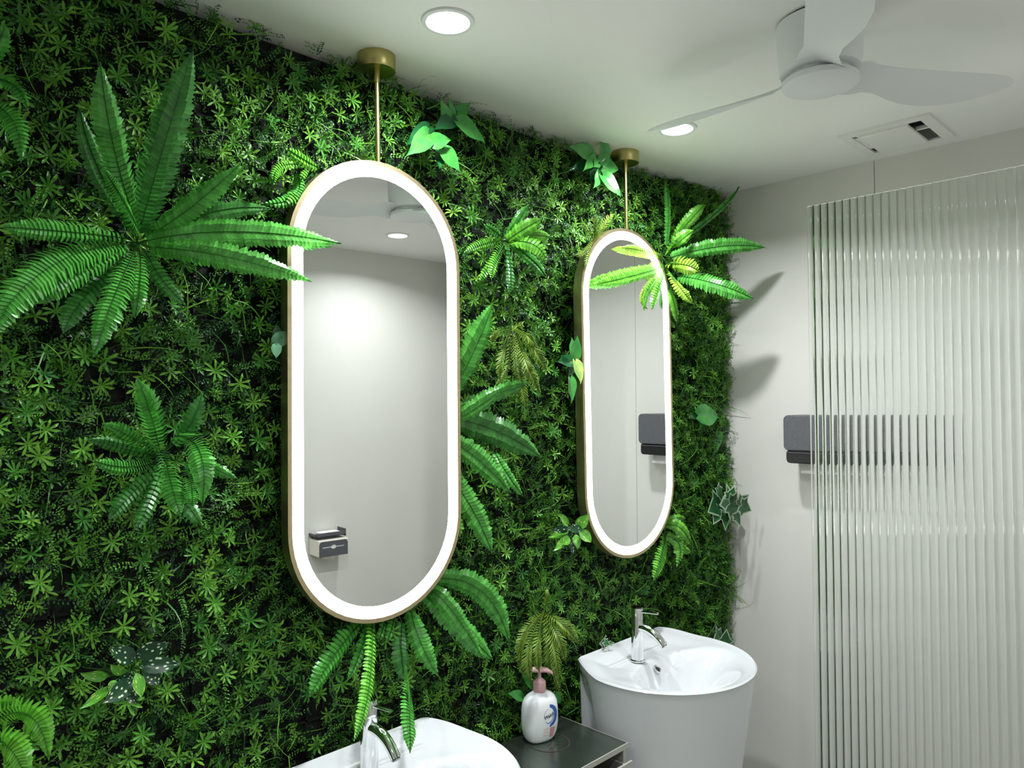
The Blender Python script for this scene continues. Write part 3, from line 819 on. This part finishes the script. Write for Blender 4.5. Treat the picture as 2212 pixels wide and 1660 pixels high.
def blade_leaf(b, B, T, width, kind, r):
    B, T = Vector(B), Vector(T); d = T - B; L = d.length; d.normalize()
    N0 = Vector((r.uniform(-.6, .1), -1, r.uniform(-.2, .5))); N = (N0 - d * N0.dot(d)).normalized(); s = d.cross(N)
    if kind == 'ivy':
        lob = [(0, .06), (.14, -.10), (.40, -.16), (.36, .06), (.58, .26), (.34, .38), (.24, .58), (.0, .98)]
        pts = [(x, y) for x, y in lob] + [(-x, y) for x, y in lob[-2:0:-1]]
        c0 = B + d * L * .30
        cup = [N * L * (.10 * abs(x)) for x, y in pts]
        out = [B + d * L * y + s * L * x + c * 1.0 for (x, y), c in zip(pts, cup)]
        inn = [c0 + (o - c0) * .84 + N * .0006 for o in out]; n = len(out)
        b.add(out + inn, [(k, (k + 1) % n, n + (k + 1) % n, n + k) for k in range(n)], 1)
        b.add(inn + [c0 - N * .001], [(k, (k + 1) % n, n) for k in range(n)], 0)
        return
    heart = kind.startswith('heart')
    prof = ([(0, .30), (.08, .74), (.2, .96), (.34, 1), (.5, .88), (.66, .62), (.8, .34), (.92, .12), (1, 0)] if heart
            else [(0, .0), (.1, .45), (.25, .85), (.42, 1), (.6, .9), (.75, .66), (.88, .34), (1, 0)])
    rows = []; M_ = 3; uv = []
    for t, g in prof:
        row = []
        for k in range(-M_, M_ + 1):
            u = k / M_; back = -.14 * L * abs(u) * (1 - t) ** 3 if heart else 0
            fold = .20 * width * .5 * g * abs(u) + .03 * L * math.sin(t * 9) * abs(u)
            droop = -L * .22 * t * t
            row.append(B + d * (L * t + back) + s * (width * .5 * g * u) + N * (fold + droop + L * .10 * t))
            uv.append((t * 1.0 + B.x * 7, u * .5 + B.z * 5 + .5))
        rows.append(row)
    n = 2 * M_ + 1
    b.add([v for q in rows for v in q], [(i * n + k, i * n + k + 1, (i + 1) * n + k + 1, (i + 1) * n + k) for i in range(len(rows) - 1) for k in range(n - 1)], 0, uv)

PLANTS = [
{"name":"boston_fern","label":"largest sword fern with fifteen long fronds spread left of the left mirror","cat":"fern","c":[0.449,1.37,1.863],"fronds":[[[0.438,1.36,1.886],[0.374,1.33,1.962],[0.347,1.34,2.06],0.0425,"fern_dark"],[[0.447,1.36,1.879],[0.455,1.27,2.012],[0.501,1.27,2.182],0.0677,"fern_dark"],[[0.441,1.35,1.877],[0.373,1.25,1.973],[0.349,1.24,2.102],0.0535,"fern"],[[0.439,1.34,1.871],[0.365,1.19,1.886],[0.327,1.14,1.909],0.0304,"fern"],[[0.461,1.36,1.873],[0.524,1.31,1.933],[0.593,1.29,2.011],0.0473,"fern"],[[0.468,1.36,1.871],[0.557,1.32,1.925],[0.677,1.33,1.954],0.0418,"fern_dark"],[[0.457,1.35,1.863],[0.605,1.3,1.893],[0.821,1.318,1.906],0.0609,"fern"],[[0.461,1.35,1.852],[0.581,1.295,1.842],[0.753,1.318,1.821],0.055,"fern"],[[0.421,1.35,1.862],[0.302,1.26,1.84],[0.227,1.24,1.83],0.0375,"fern"],[[0.424,1.35,1.85],[0.321,1.26,1.779],[0.268,1.25,1.728],0.0477,"fern"],[[0.42,1.35,1.851],[0.278,1.22,1.776],[0.199,1.17,1.665],0.0612,"fern"],[[0.434,1.36,1.841],[0.355,1.33,1.755],[0.325,1.33,1.696],0.0404,"fern_dark"],[[0.436,1.35,1.84],[0.369,1.23,1.745],[0.335,1.21,1.653],0.0468,"fern"],[[0.444,1.35,1.841],[0.418,1.27,1.777],[0.411,1.27,1.721],0.0315,"fern"],[[0.457,1.36,1.844],[0.474,1.33,1.794],[0.507,1.32,1.755],0.0352,"fern_dark"]],"leaves":[],"sp":0.0078,"group":None},
{"name":"lady_fern","label":"medium sword fern with short broad fronds below the largest fern","cat":"fern","c":[0.493,1.375,1.487],"fronds":[[[0.482,1.36,1.497],[0.444,1.29,1.559],[0.42,1.28,1.618],0.046,"fern"],[[0.509,1.37,1.507],[0.524,1.33,1.545],[0.543,1.33,1.598],0.0377,"fern_dark"],[[0.474,1.36,1.493],[0.417,1.3,1.525],[0.373,1.29,1.548],0.0349,"fern"],[[0.47,1.36,1.489],[0.41,1.33,1.509],[0.362,1.33,1.523],0.0261,"fern_dark"],[[0.474,1.36,1.481],[0.401,1.26,1.48],[0.342,1.23,1.494],0.0352,"fern"],[[0.478,1.36,1.469],[0.419,1.31,1.43],[0.386,1.3,1.399],0.0366,"fern_dark"],[[0.486,1.36,1.468],[0.453,1.32,1.418],[0.429,1.31,1.374],0.0328,"fern_dark"],[[0.482,1.34,1.498],[0.452,1.23,1.456],[0.456,1.2,1.407],0.0415,"fern"],[[0.497,1.33,1.521],[0.478,1.18,1.505],[0.483,1.18,1.419],0.0439,"fern"],[[0.518,1.34,1.475],[0.477,1.21,1.448],[0.463,1.17,1.422],0.0283,"fern"],[[0.542,1.35,1.486],[0.552,1.3,1.467],[0.593,1.3,1.445],0.0261,"fern"],[[0.506,1.36,1.426],[0.519,1.33,1.399],[0.541,1.33,1.366],0.0342,"fern_dark"]],"leaves":[],"sp":0.0078,"group":None},
{"name":"sword_fern","label":"cut-off fern whose frond tips enter at the upper left edge","cat":"fern","c":[0.181,1.37,2.027],"fronds":[[[0.189,1.35,2.034],[0.225,1.25,2.041],[0.25,1.22,1.999],0.0303,"fern"],[[0.189,1.35,2.013],[0.227,1.24,1.995],[0.239,1.2,1.918],0.0406,"fern"],[[0.189,1.35,2.027],[0.215,1.27,2.081],[0.227,1.25,2.119],0.0332,"fern"],[[0.184,1.35,2.008],[0.195,1.27,1.923],[0.213,1.25,1.863],0.0326,"fern"]],"leaves":[],"sp":0.0075,"group":None},
{"name":"sword_fern","label":"bright wide fern cut off at the lower left edge","cat":"fern","c":[0.213,1.37,1.051],"fronds":[[[0.215,1.35,1.084],[0.252,1.22,1.151],[0.279,1.2,1.085],0.0464,"fern_bright"],[[0.212,1.33,1.064],[0.214,1.16,1.144],[0.242,1.14,1.088],0.0505,"fern_bright"],[[0.216,1.36,1.094],[0.234,1.3,1.14],[0.258,1.28,1.145],0.0336,"fern_bright"],[[0.216,1.36,1.108],[0.217,1.3,1.178],[0.219,1.28,1.222],0.0332,"fern_bright"]],"leaves":[],"sp":0.0075,"group":None},
{"name":"button_fern","label":"light green fern peeking out behind the upper left of the left mirror","cat":"fern","c":[0.808,1.38,2.077],"fronds":[[[0.79,1.36,2.067],[0.748,1.34,2.069],[0.713,1.34,2.081],0.0335,"fern_bright"],[[0.748,1.35,2.061],[0.682,1.31,2.032],[0.66,1.29,1.992],0.0248,"fern_bright"],[[0.754,1.37,2.046],[0.73,1.345,1.991],[0.659,1.34,1.963],0.0314,"fern"],[[0.704,1.36,2.017],[0.669,1.34,2.012],[0.648,1.34,2.004],0.0161,"fern_bright"],[[0.744,1.36,2.007],[0.725,1.34,1.989],[0.711,1.34,1.973],0.0184,"fern_bright"],[[0.773,1.36,2.063],[0.751,1.34,2.041],[0.745,1.34,2.031],0.0168,"fern_bright"]],"leaves":[],"sp":0.0075,"group":None},
{"name":"bird_nest_fern","label":"small glossy fern with ten pointed fronds between the two mirrors","cat":"fern","c":[1.352,1.38,2.002],"fronds":[[[1.351,1.37,2.007],[1.361,1.34,2.048],[1.397,1.34,2.094],0.036,"fern"],[[1.341,1.36,2.0],[1.366,1.32,2.027],[1.417,1.31,2.057],0.0453,"fern_bright"],[[1.346,1.36,1.998],[1.4,1.33,2.016],[1.478,1.33,2.022],0.0388,"fern_bright"],[[1.35,1.36,1.996],[1.384,1.31,1.986],[1.412,1.29,1.949],0.0455,"fern_bright"],[[1.368,1.37,1.991],[1.421,1.345,1.954],[1.464,1.34,1.916],0.0442,"fern"],[[1.351,1.37,1.986],[1.344,1.35,1.912],[1.339,1.35,1.861],0.0335,"fern_dark"],[[1.329,1.36,1.986],[1.252,1.31,1.928],[1.228,1.3,1.881],0.0364,"fern_bright"],[[1.322,1.37,1.966],[1.256,1.34,1.912],[1.229,1.34,1.879],0.0276,"fern_bright"],[[1.334,1.37,1.998],[1.241,1.34,1.971],[1.17,1.33,1.939],0.0367,"fern_bright"],[[1.334,1.37,2.004],[1.278,1.34,2.008],[1.246,1.34,2.018],0.0326,"fern"]],"leaves":[],"sp":0.009,"group":None},
{"name":"boston_fern","label":"large fern spreading out from behind the right side of left mirror","cat":"fern","c":[1.136,1.385,1.557],"fronds":[[[1.153,1.38,1.59],[1.202,1.345,1.697],[1.259,1.33,1.823],0.0789,"fern"],[[1.168,1.38,1.556],[1.305,1.36,1.601],[1.405,1.345,1.63],0.0471,"fern"],[[1.178,1.375,1.539],[1.232,1.35,1.573],[1.297,1.335,1.615],0.0502,"fern"],[[1.15,1.385,1.54],[1.288,1.36,1.51],[1.448,1.345,1.433],0.0842,"fern_dark"],[[1.146,1.38,1.495],[1.223,1.35,1.442],[1.323,1.335,1.351],0.0636,"fern"],[[1.305,1.37,1.448],[1.322,1.345,1.396],[1.375,1.34,1.335],0.0353,"fern"],[[1.145,1.38,1.423],[1.207,1.35,1.319],[1.262,1.34,1.21],0.0653,"fern"],[[1.159,1.38,1.322],[1.171,1.36,1.289],[1.168,1.36,1.251],0.0334,"fern_bright"]],"leaves":[],"sp":0.0085,"group":None},
{"name":"asparagus_fern","label":"olive feathery fern hanging between the two mirrors","cat":"fern","c":[1.366,1.37,1.769],"fronds":[[[1.344,1.36,1.76],[1.254,1.29,1.696],[1.255,1.3,1.634],0.0315,"olive"],[[1.348,1.36,1.762],[1.324,1.34,1.672],[1.287,1.35,1.622],0.0236,"olive"],[[1.368,1.36,1.761],[1.34,1.29,1.676],[1.403,1.3,1.594],0.0396,"olive"],[[1.368,1.36,1.764],[1.364,1.29,1.716],[1.427,1.3,1.655],0.0423,"olive"],[[1.361,1.36,1.768],[1.336,1.29,1.749],[1.388,1.3,1.722],0.0372,"olive"],[[1.378,1.37,1.748],[1.379,1.35,1.644],[1.401,1.35,1.563],0.0362,"olive"],[[1.356,1.36,1.768],[1.247,1.29,1.749],[1.228,1.3,1.726],0.0292,"olive"],[[1.356,1.36,1.768],[1.308,1.29,1.767],[1.339,1.3,1.769],0.0276,"olive"],[[1.368,1.36,1.747],[1.335,1.29,1.682],[1.367,1.3,1.642],0.0395,"olive"],[[1.363,1.365,1.759],[1.347,1.34,1.696],[1.352,1.34,1.643],0.0357,"olive"]],"leaves":[],"sp":0.007,"group":None},
{"name":"asparagus_fern","label":"olive feathery fern hanging above the soap bottle","cat":"fern","c":[1.474,1.37,1.009],"fronds":[[[1.467,1.36,1.013],[1.337,1.29,1.013],[1.311,1.3,0.951],0.0392,"olive"],[[1.467,1.36,1.013],[1.342,1.29,0.966],[1.36,1.3,0.872],0.0415,"olive"],[[1.467,1.36,1.013],[1.374,1.29,0.97],[1.389,1.3,0.892],0.042,"olive"],[[1.473,1.36,1.012],[1.436,1.29,0.944],[1.465,1.3,0.844],0.0454,"olive"],[[1.473,1.36,1.012],[1.473,1.29,0.993],[1.545,1.3,0.927],0.0436,"olive"],[[1.473,1.36,1.005],[1.449,1.29,0.971],[1.491,1.3,0.89],0.0408,"olive"],[[1.467,1.36,0.994],[1.406,1.29,1.068],[1.424,1.3,1.092],0.0237,"olive"],[[1.472,1.365,1.004],[1.377,1.345,0.969],[1.372,1.345,0.887],0.0358,"olive"],[[1.499,1.36,0.888],[1.495,1.34,0.832],[1.539,1.345,0.757],0.0149,"olive"],[[1.473,1.36,1.005],[1.446,1.32,0.935],[1.462,1.33,0.853],0.0437,"olive"]],"leaves":[],"sp":0.008,"group":None},
{"name":"asparagus_fern","label":"yellow olive feathery sprigs at the top left of right mirror","cat":"fern","c":[1.708,1.365,2.053],"fronds":[[[1.69,1.35,2.045],[1.71,1.335,2.087],[1.76,1.33,2.135],0.0379,"olive"],[[1.685,1.35,2.041],[1.618,1.33,2.001],[1.58,1.33,1.986],0.0236,"olive"],[[1.685,1.35,2.047],[1.648,1.34,2.067],[1.627,1.34,2.084],0.0292,"olive"],[[1.69,1.35,2.051],[1.674,1.335,2.084],[1.678,1.33,2.11],0.0294,"olive"],[[1.685,1.35,2.041],[1.645,1.335,1.999],[1.626,1.33,1.963],0.0265,"olive"]],"leaves":[],"sp":0.008,"group":None},
{"name":"boston_fern","label":"fern hanging down from behind the bottom of left mirror","cat":"fern","c":[1.005,1.385,1.128],"fronds":[[[0.921,1.38,1.11],[0.825,1.35,1.061],[0.764,1.34,0.998],0.0572,"fern"],[[0.927,1.38,1.099],[0.887,1.355,1.042],[0.858,1.35,1.004],0.0256,"fern"],[[0.93,1.37,1.106],[0.835,1.24,1.026],[0.756,1.17,0.967],0.04,"fern_bright"],[[0.973,1.38,1.1],[0.951,1.36,1.083],[0.941,1.36,1.062],0.0223,"fern"],[[0.995,1.38,1.095],[0.975,1.36,1.078],[0.963,1.36,1.054],0.0246,"fern"],[[1.018,1.38,1.08],[1.001,1.36,1.02],[1.011,1.36,0.959],0.0497,"fern_dark"],[[0.999,1.34,0.985],[0.901,1.2,0.982],[0.859,1.14,0.921],0.0478,"fern"],[[1.041,1.375,1.1],[1.044,1.345,1.038],[1.086,1.335,0.953],0.0524,"fern"],[[1.081,1.38,1.136],[1.185,1.36,1.03],[1.27,1.35,0.942],0.0647,"fern"],[[1.087,1.37,1.139],[1.123,1.335,1.099],[1.225,1.33,0.956],0.0496,"fern"],[[1.116,1.38,1.162],[1.246,1.355,1.11],[1.325,1.345,0.973],0.0685,"fern"]],"leaves":[],"sp":0.0085,"group":None},
{"name":"boston_fern","label":"fern with pale tips spreading over the upper right of right mirror","cat":"fern","c":[2.067,1.36,2.06],"fronds":[[[2.093,1.35,2.09],[2.313,1.3,2.237],[2.306,1.22,2.304],0.0257,"fern"],[[2.092,1.34,2.11],[2.111,1.29,2.17],[2.17,1.27,2.226],0.0514,"fern_bright"],[[2.066,1.35,2.089],[2.048,1.33,2.204],[2.001,1.31,2.273],0.033,"fern"],[[2.045,1.34,2.058],[2.027,1.28,2.085],[2.08,1.26,2.125],0.0529,"fern_bright"],[[2.077,1.34,2.051],[2.192,1.22,2.085],[2.325,1.14,2.087],0.0606,"fern"],[[2.117,1.34,1.991],[2.156,1.22,1.955],[2.259,1.15,1.911],0.0748,"fern"],[[2.034,1.33,2.02],[2.026,1.26,2.008],[2.058,1.23,1.989],0.0612,"fern_pale"],[[2.039,1.33,2.001],[1.993,1.26,1.936],[2.04,1.24,1.885],0.0461,"fern_pale"],[[2.005,1.325,2.007],[1.808,1.312,1.953],[1.635,1.318,1.909],0.0553,"fern_bright"],[[2.001,1.325,2.037],[1.871,1.314,2.04],[1.776,1.318,2.035],0.0339,"fern_pale"],[[2.006,1.322,1.987],[1.95,1.31,1.924],[1.928,1.316,1.865],0.0376,"fern_bright"],[[2.043,1.34,1.971],[2.041,1.31,1.893],[2.074,1.32,1.834],0.0356,"fern_bright"]],"leaves":[],"sp":0.009,"group":None},
{"name":"lady_fern","label":"small bright fern below the bottom right of right mirror","cat":"fern","c":[2.064,1.375,1.151],"fronds":[[[2.058,1.36,1.176],[2.098,1.33,1.164],[2.158,1.33,1.101],0.0513,"fern_bright"],[[2.052,1.36,1.139],[1.975,1.32,1.089],[1.914,1.31,1.034],0.0666,"fern_bright"],[[2.078,1.37,1.137],[2.115,1.345,1.102],[2.089,1.34,1.041],0.0517,"fern_bright"],[[2.073,1.37,1.165],[2.089,1.35,1.188],[2.158,1.35,1.188],0.0393,"fern_bright"],[[2.091,1.37,1.125],[2.142,1.35,1.09],[2.185,1.35,1.073],0.0338,"fern_bright"]],"leaves":[],"sp":0.009,"group":None},
{"name":"pothos","label":"pothos sprig with eight heart leaves high between the mirrors","cat":"vine","c":[1.157,1.385,2.268],"fronds":[],"leaves":[[[1.067,1.34,2.201],[0.99,1.31,2.129],0.0471,"heart"],[[1.07,1.335,2.183],[1.113,1.31,2.192],0.0389,"heart"],[[1.164,1.345,2.258],[1.235,1.32,2.219],0.0501,"heart"],[[1.112,1.34,2.175],[1.149,1.32,2.128],0.0418,"heart"],[[1.142,1.36,2.259],[1.107,1.34,2.294],0.0295,"heart"],[[1.162,1.36,2.271],[1.131,1.34,2.311],0.0187,"heart"],[[1.183,1.37,2.286],[1.205,1.35,2.319],0.0342,"heart"],[[1.171,1.36,2.278],[1.089,1.34,2.221],0.0455,"heart_dark"],[[1.085,1.36,2.226],[1.011,1.345,2.167],0.0399,"heart_dark"],[[1.121,1.36,2.178],[1.102,1.34,2.131],0.0304,"heart_dark"]],"sp":0.0075,"group":None},
{"name":"pothos","label":"pothos sprig with glossy leaves left of the right brass canopy","cat":"vine","c":[1.737,1.385,2.298],"fronds":[],"leaves":[[[1.735,1.345,2.305],[1.708,1.33,2.355],0.0447,"heart"],[[1.68,1.35,2.296],[1.568,1.33,2.293],0.0516,"heart"],[[1.714,1.335,2.24],[1.761,1.3,2.182],0.049,"heart"],[[1.721,1.35,2.278],[1.791,1.33,2.274],0.05,"heart"],[[1.687,1.34,2.289],[1.611,1.32,2.233],0.0313,"heart"],[[1.706,1.345,2.249],[1.66,1.32,2.192],0.0371,"heart"],[[1.692,1.36,2.277],[1.586,1.35,2.236],0.0392,"heart_dark"],[[1.713,1.345,2.283],[1.747,1.33,2.308],0.0356,"heart"],[[1.718,1.36,2.277],[1.662,1.34,2.214],0.0321,"heart_dark"],[[1.687,1.335,2.275],[1.657,1.32,2.252],0.0292,"heart"]],"sp":0.0075,"group":None},
{"name":"pothos","label":"pothos sprig with yellow tinged leaf against the left rim of right mirror","cat":"vine","c":[1.615,1.375,1.675],"fronds":[],"leaves":[[[1.566,1.325,1.699],[1.565,1.31,1.761],0.0344,"heart"],[[1.574,1.34,1.713],[1.571,1.335,1.759],0.0283,"heart"],[[1.558,1.315,1.689],[1.557,1.29,1.628],0.0415,"heart_yellow"],[[1.586,1.35,1.691],[1.525,1.35,1.691],0.0407,"heart_dark"],[[1.56,1.335,1.643],[1.553,1.32,1.575],0.0381,"heart"],[[1.594,1.35,1.68],[1.569,1.35,1.651],0.0258,"heart_dark"]],"sp":0.0075,"group":None},
{"name":"ivy","label":"pale ivy leaves tucked behind the left rim of left mirror","cat":"vine","c":[0.717,1.385,1.707],"fronds":[],"leaves":[[[0.695,1.355,1.698],[0.725,1.35,1.723],0.0294,"heart_grey"],[[0.695,1.35,1.693],[0.694,1.345,1.667],0.0217,"heart_grey"],[[0.707,1.365,1.705],[0.701,1.36,1.738],0.0201,"heart_dark"]],"sp":0.0075,"group":None},
{"name":"pothos","label":"dark broad leaves right of the right mirror","cat":"vine","c":[2.327,1.385,1.524],"fronds":[],"leaves":[[[2.239,1.345,1.529],[2.368,1.33,1.527],0.0784,"heart"],[[2.277,1.36,1.541],[2.183,1.35,1.523],0.0468,"heart_dark"],[[2.284,1.35,1.533],[2.245,1.34,1.486],0.0411,"heart"],[[2.31,1.365,1.544],[2.287,1.36,1.576],0.0483,"heart_dark"],[[2.397,1.36,1.465],[2.35,1.345,1.387],0.0424,"heart"]],"sp":0.0075,"group":None},
{"name":"dumb_cane","label":"dark leaves with white spots low at the left of the plant wall","cat":"potted plant","c":[0.447,1.38,1.122],"fronds":[],"leaves":[[[0.439,1.35,1.153],[0.485,1.32,1.169],0.0317,"spotted"],[[0.446,1.35,1.134],[0.5,1.31,1.134],0.0286,"spotted"],[[0.439,1.35,1.143],[0.399,1.33,1.182],0.0288,"spotted"],[[0.457,1.35,1.127],[0.473,1.33,1.099],0.0269,"spotted"],[[0.434,1.34,1.116],[0.383,1.31,1.102],0.0311,"spotted"],[[0.428,1.35,1.107],[0.434,1.33,1.079],0.0263,"spotted"],[[0.417,1.345,1.131],[0.432,1.34,1.109],0.0233,"spotted"],[[0.395,1.34,1.132],[0.349,1.31,1.154],0.0196,"striped"],[[0.399,1.34,1.116],[0.35,1.31,1.102],0.0174,"striped"],[[0.42,1.34,1.131],[0.394,1.32,1.154],0.018,"striped"],[[0.436,1.33,1.13],[0.438,1.31,1.094],0.0199,"striped"],[[0.407,1.34,1.123],[0.394,1.33,1.111],0.0151,"striped"]],"sp":0.0075,"group":None},
{"name":"polka_dot_plant","label":"small cream striped plant at the lower left rim of right mirror","cat":"potted plant","c":[1.607,1.37,1.214],"fronds":[],"leaves":[[[1.56,1.34,1.231],[1.477,1.33,1.236],0.0235,"spotted"],[[1.564,1.34,1.206],[1.56,1.33,1.155],0.0216,"spotted"],[[1.52,1.315,1.237],[1.574,1.3,1.231],0.0253,"spotted"],[[1.545,1.335,1.238],[1.496,1.32,1.279],0.0236,"striped"],[[1.564,1.32,1.231],[1.578,1.29,1.27],0.0328,"striped"],[[1.576,1.32,1.225],[1.591,1.29,1.194],0.0317,"striped"],[[1.57,1.33,1.213],[1.558,1.31,1.178],0.0252,"striped"],[[1.547,1.335,1.212],[1.474,1.32,1.184],0.0221,"striped"],[[1.558,1.345,1.219],[1.477,1.34,1.218],0.0223,"striped"],[[1.545,1.33,1.207],[1.504,1.32,1.197],0.0248,"striped"]],"sp":0.0075,"group":None},
{"name":"ivy","label":"white edged ivy cluster where the plant wall meets the far wall","cat":"vine","c":[2.459,1.36,1.185],"fronds":[],"leaves":[[[2.334,1.33,1.275],[2.358,1.32,1.217],0.0612,"ivy"],[[2.349,1.33,1.22],[2.248,1.32,1.199],0.0528,"ivy"],[[2.332,1.325,1.203],[2.277,1.315,1.155],0.0575,"ivy"],[[2.345,1.31,1.185],[2.334,1.3,1.127],0.0604,"ivy"],[[2.321,1.28,1.227],[2.406,1.27,1.197],0.0566,"ivy"],[[2.332,1.25,1.221],[2.393,1.24,1.256],0.056,"ivy"],[[2.365,1.28,1.19],[2.385,1.27,1.139],0.054,"ivy"],[[2.31,1.23,1.228],[2.37,1.22,1.201],0.0442,"ivy"],[[2.347,1.29,1.238],[2.367,1.28,1.285],0.0517,"ivy"],[[2.419,1.31,1.215],[2.29,1.3,1.221],0.0553,"ivy"]],"sp":0.0075,"group":None},
{"name":"ivy","label":"two white edged ivy leaves behind the rear rim of right basin","cat":"vine","c":[2.425,1.37,0.707],"fronds":[],"leaves":[[[2.367,1.33,0.724],[2.37,1.32,0.783],0.0589,"ivy"],[[2.37,1.34,0.745],[2.282,1.33,0.741],0.0443,"ivy"],[[2.358,1.36,0.765],[2.284,1.35,0.763],0.0357,"ivy"]],"sp":0.0075,"group":None},
{"name":"ivy","label":"small dark ivy leaf beside the back corner of right basin","cat":"vine","c":[1.77,1.385,0.857],"fronds":[],"leaves":[[[1.719,1.35,0.881],[1.736,1.34,0.867],0.0226,"ivy"],[[1.733,1.36,0.878],[1.695,1.35,0.88],0.0187,"ivy"],[[1.737,1.345,0.872],[1.748,1.335,0.874],0.0151,"ivy"]],"sp":0.0075,"group":None},
{"name":"pothos","label":"single small green leaves behind the soap bottle","cat":"vine","c":[1.434,1.385,0.806],"fronds":[],"leaves":[[[1.42,1.355,0.831],[1.379,1.35,0.876],0.0191,"heart"],[[1.385,1.36,0.813],[1.33,1.35,0.842],0.0282,"heart"],[[1.517,1.36,0.784],[1.534,1.355,0.755],0.0253,"heart"]],"sp":0.0075,"group":None}]
for pd in PLANTS:
    r = random.Random(len(pd['label']) * 7 + int(pd['c'][0] * 1000))
    t = thing(pd['name'], pd['label'], pd['cat'], pd['c'], 'ferns and vines planted in the wall')
    c = Vector(pd['c']); loc = lambda p: Vector(p) - c
    ct = MB(); ct.lathe([(.006, -.002), (.007, .006), (.004, .014)], 10)       # the plug the plant is stuck in with
    ct.v = [(x, .030 - z, y) for x, y, z in ct.v]
    ct.build('root_plug', M['stem'], t)
    for B, Mi, T, wd, mt in pd['fronds']:
        b = MB(); lacy = mt == 'olive'
        frond_mesh(b, loc(B), loc(Mi), loc(T), wd, pd['sp'], lacy, r)
        b.build('frond', [M[mt], M['rib'] if mt != 'olive' else M['olive']], t, smooth=False)
        if (Vector(B) - c).length > .02:
            s = MB(); s.tube([Vector((0, .012, 0)), loc(B) * .5 + Vector((0, .006, 0)), loc(B)], .0011, 6); s.build('stalk', M['stem'], t)
    for B, T, wd, kd in pd['leaves']:
        b = MB(); blade_leaf(b, loc(B), loc(T), wd, kd, r)
        mt = {'heart': [M['leaf']], 'ivy': [M['ivy'], M['ivy_edge']]}.get(kd) or [M[kd]]
        b.build('leaf', mt, t)
        s = MB(); s.tube([Vector((0, .012, 0)), loc(B) * .55 + Vector((0, -.004, 0)), loc(B)], .0009, 6); s.build('stalk', M['stem'], t)
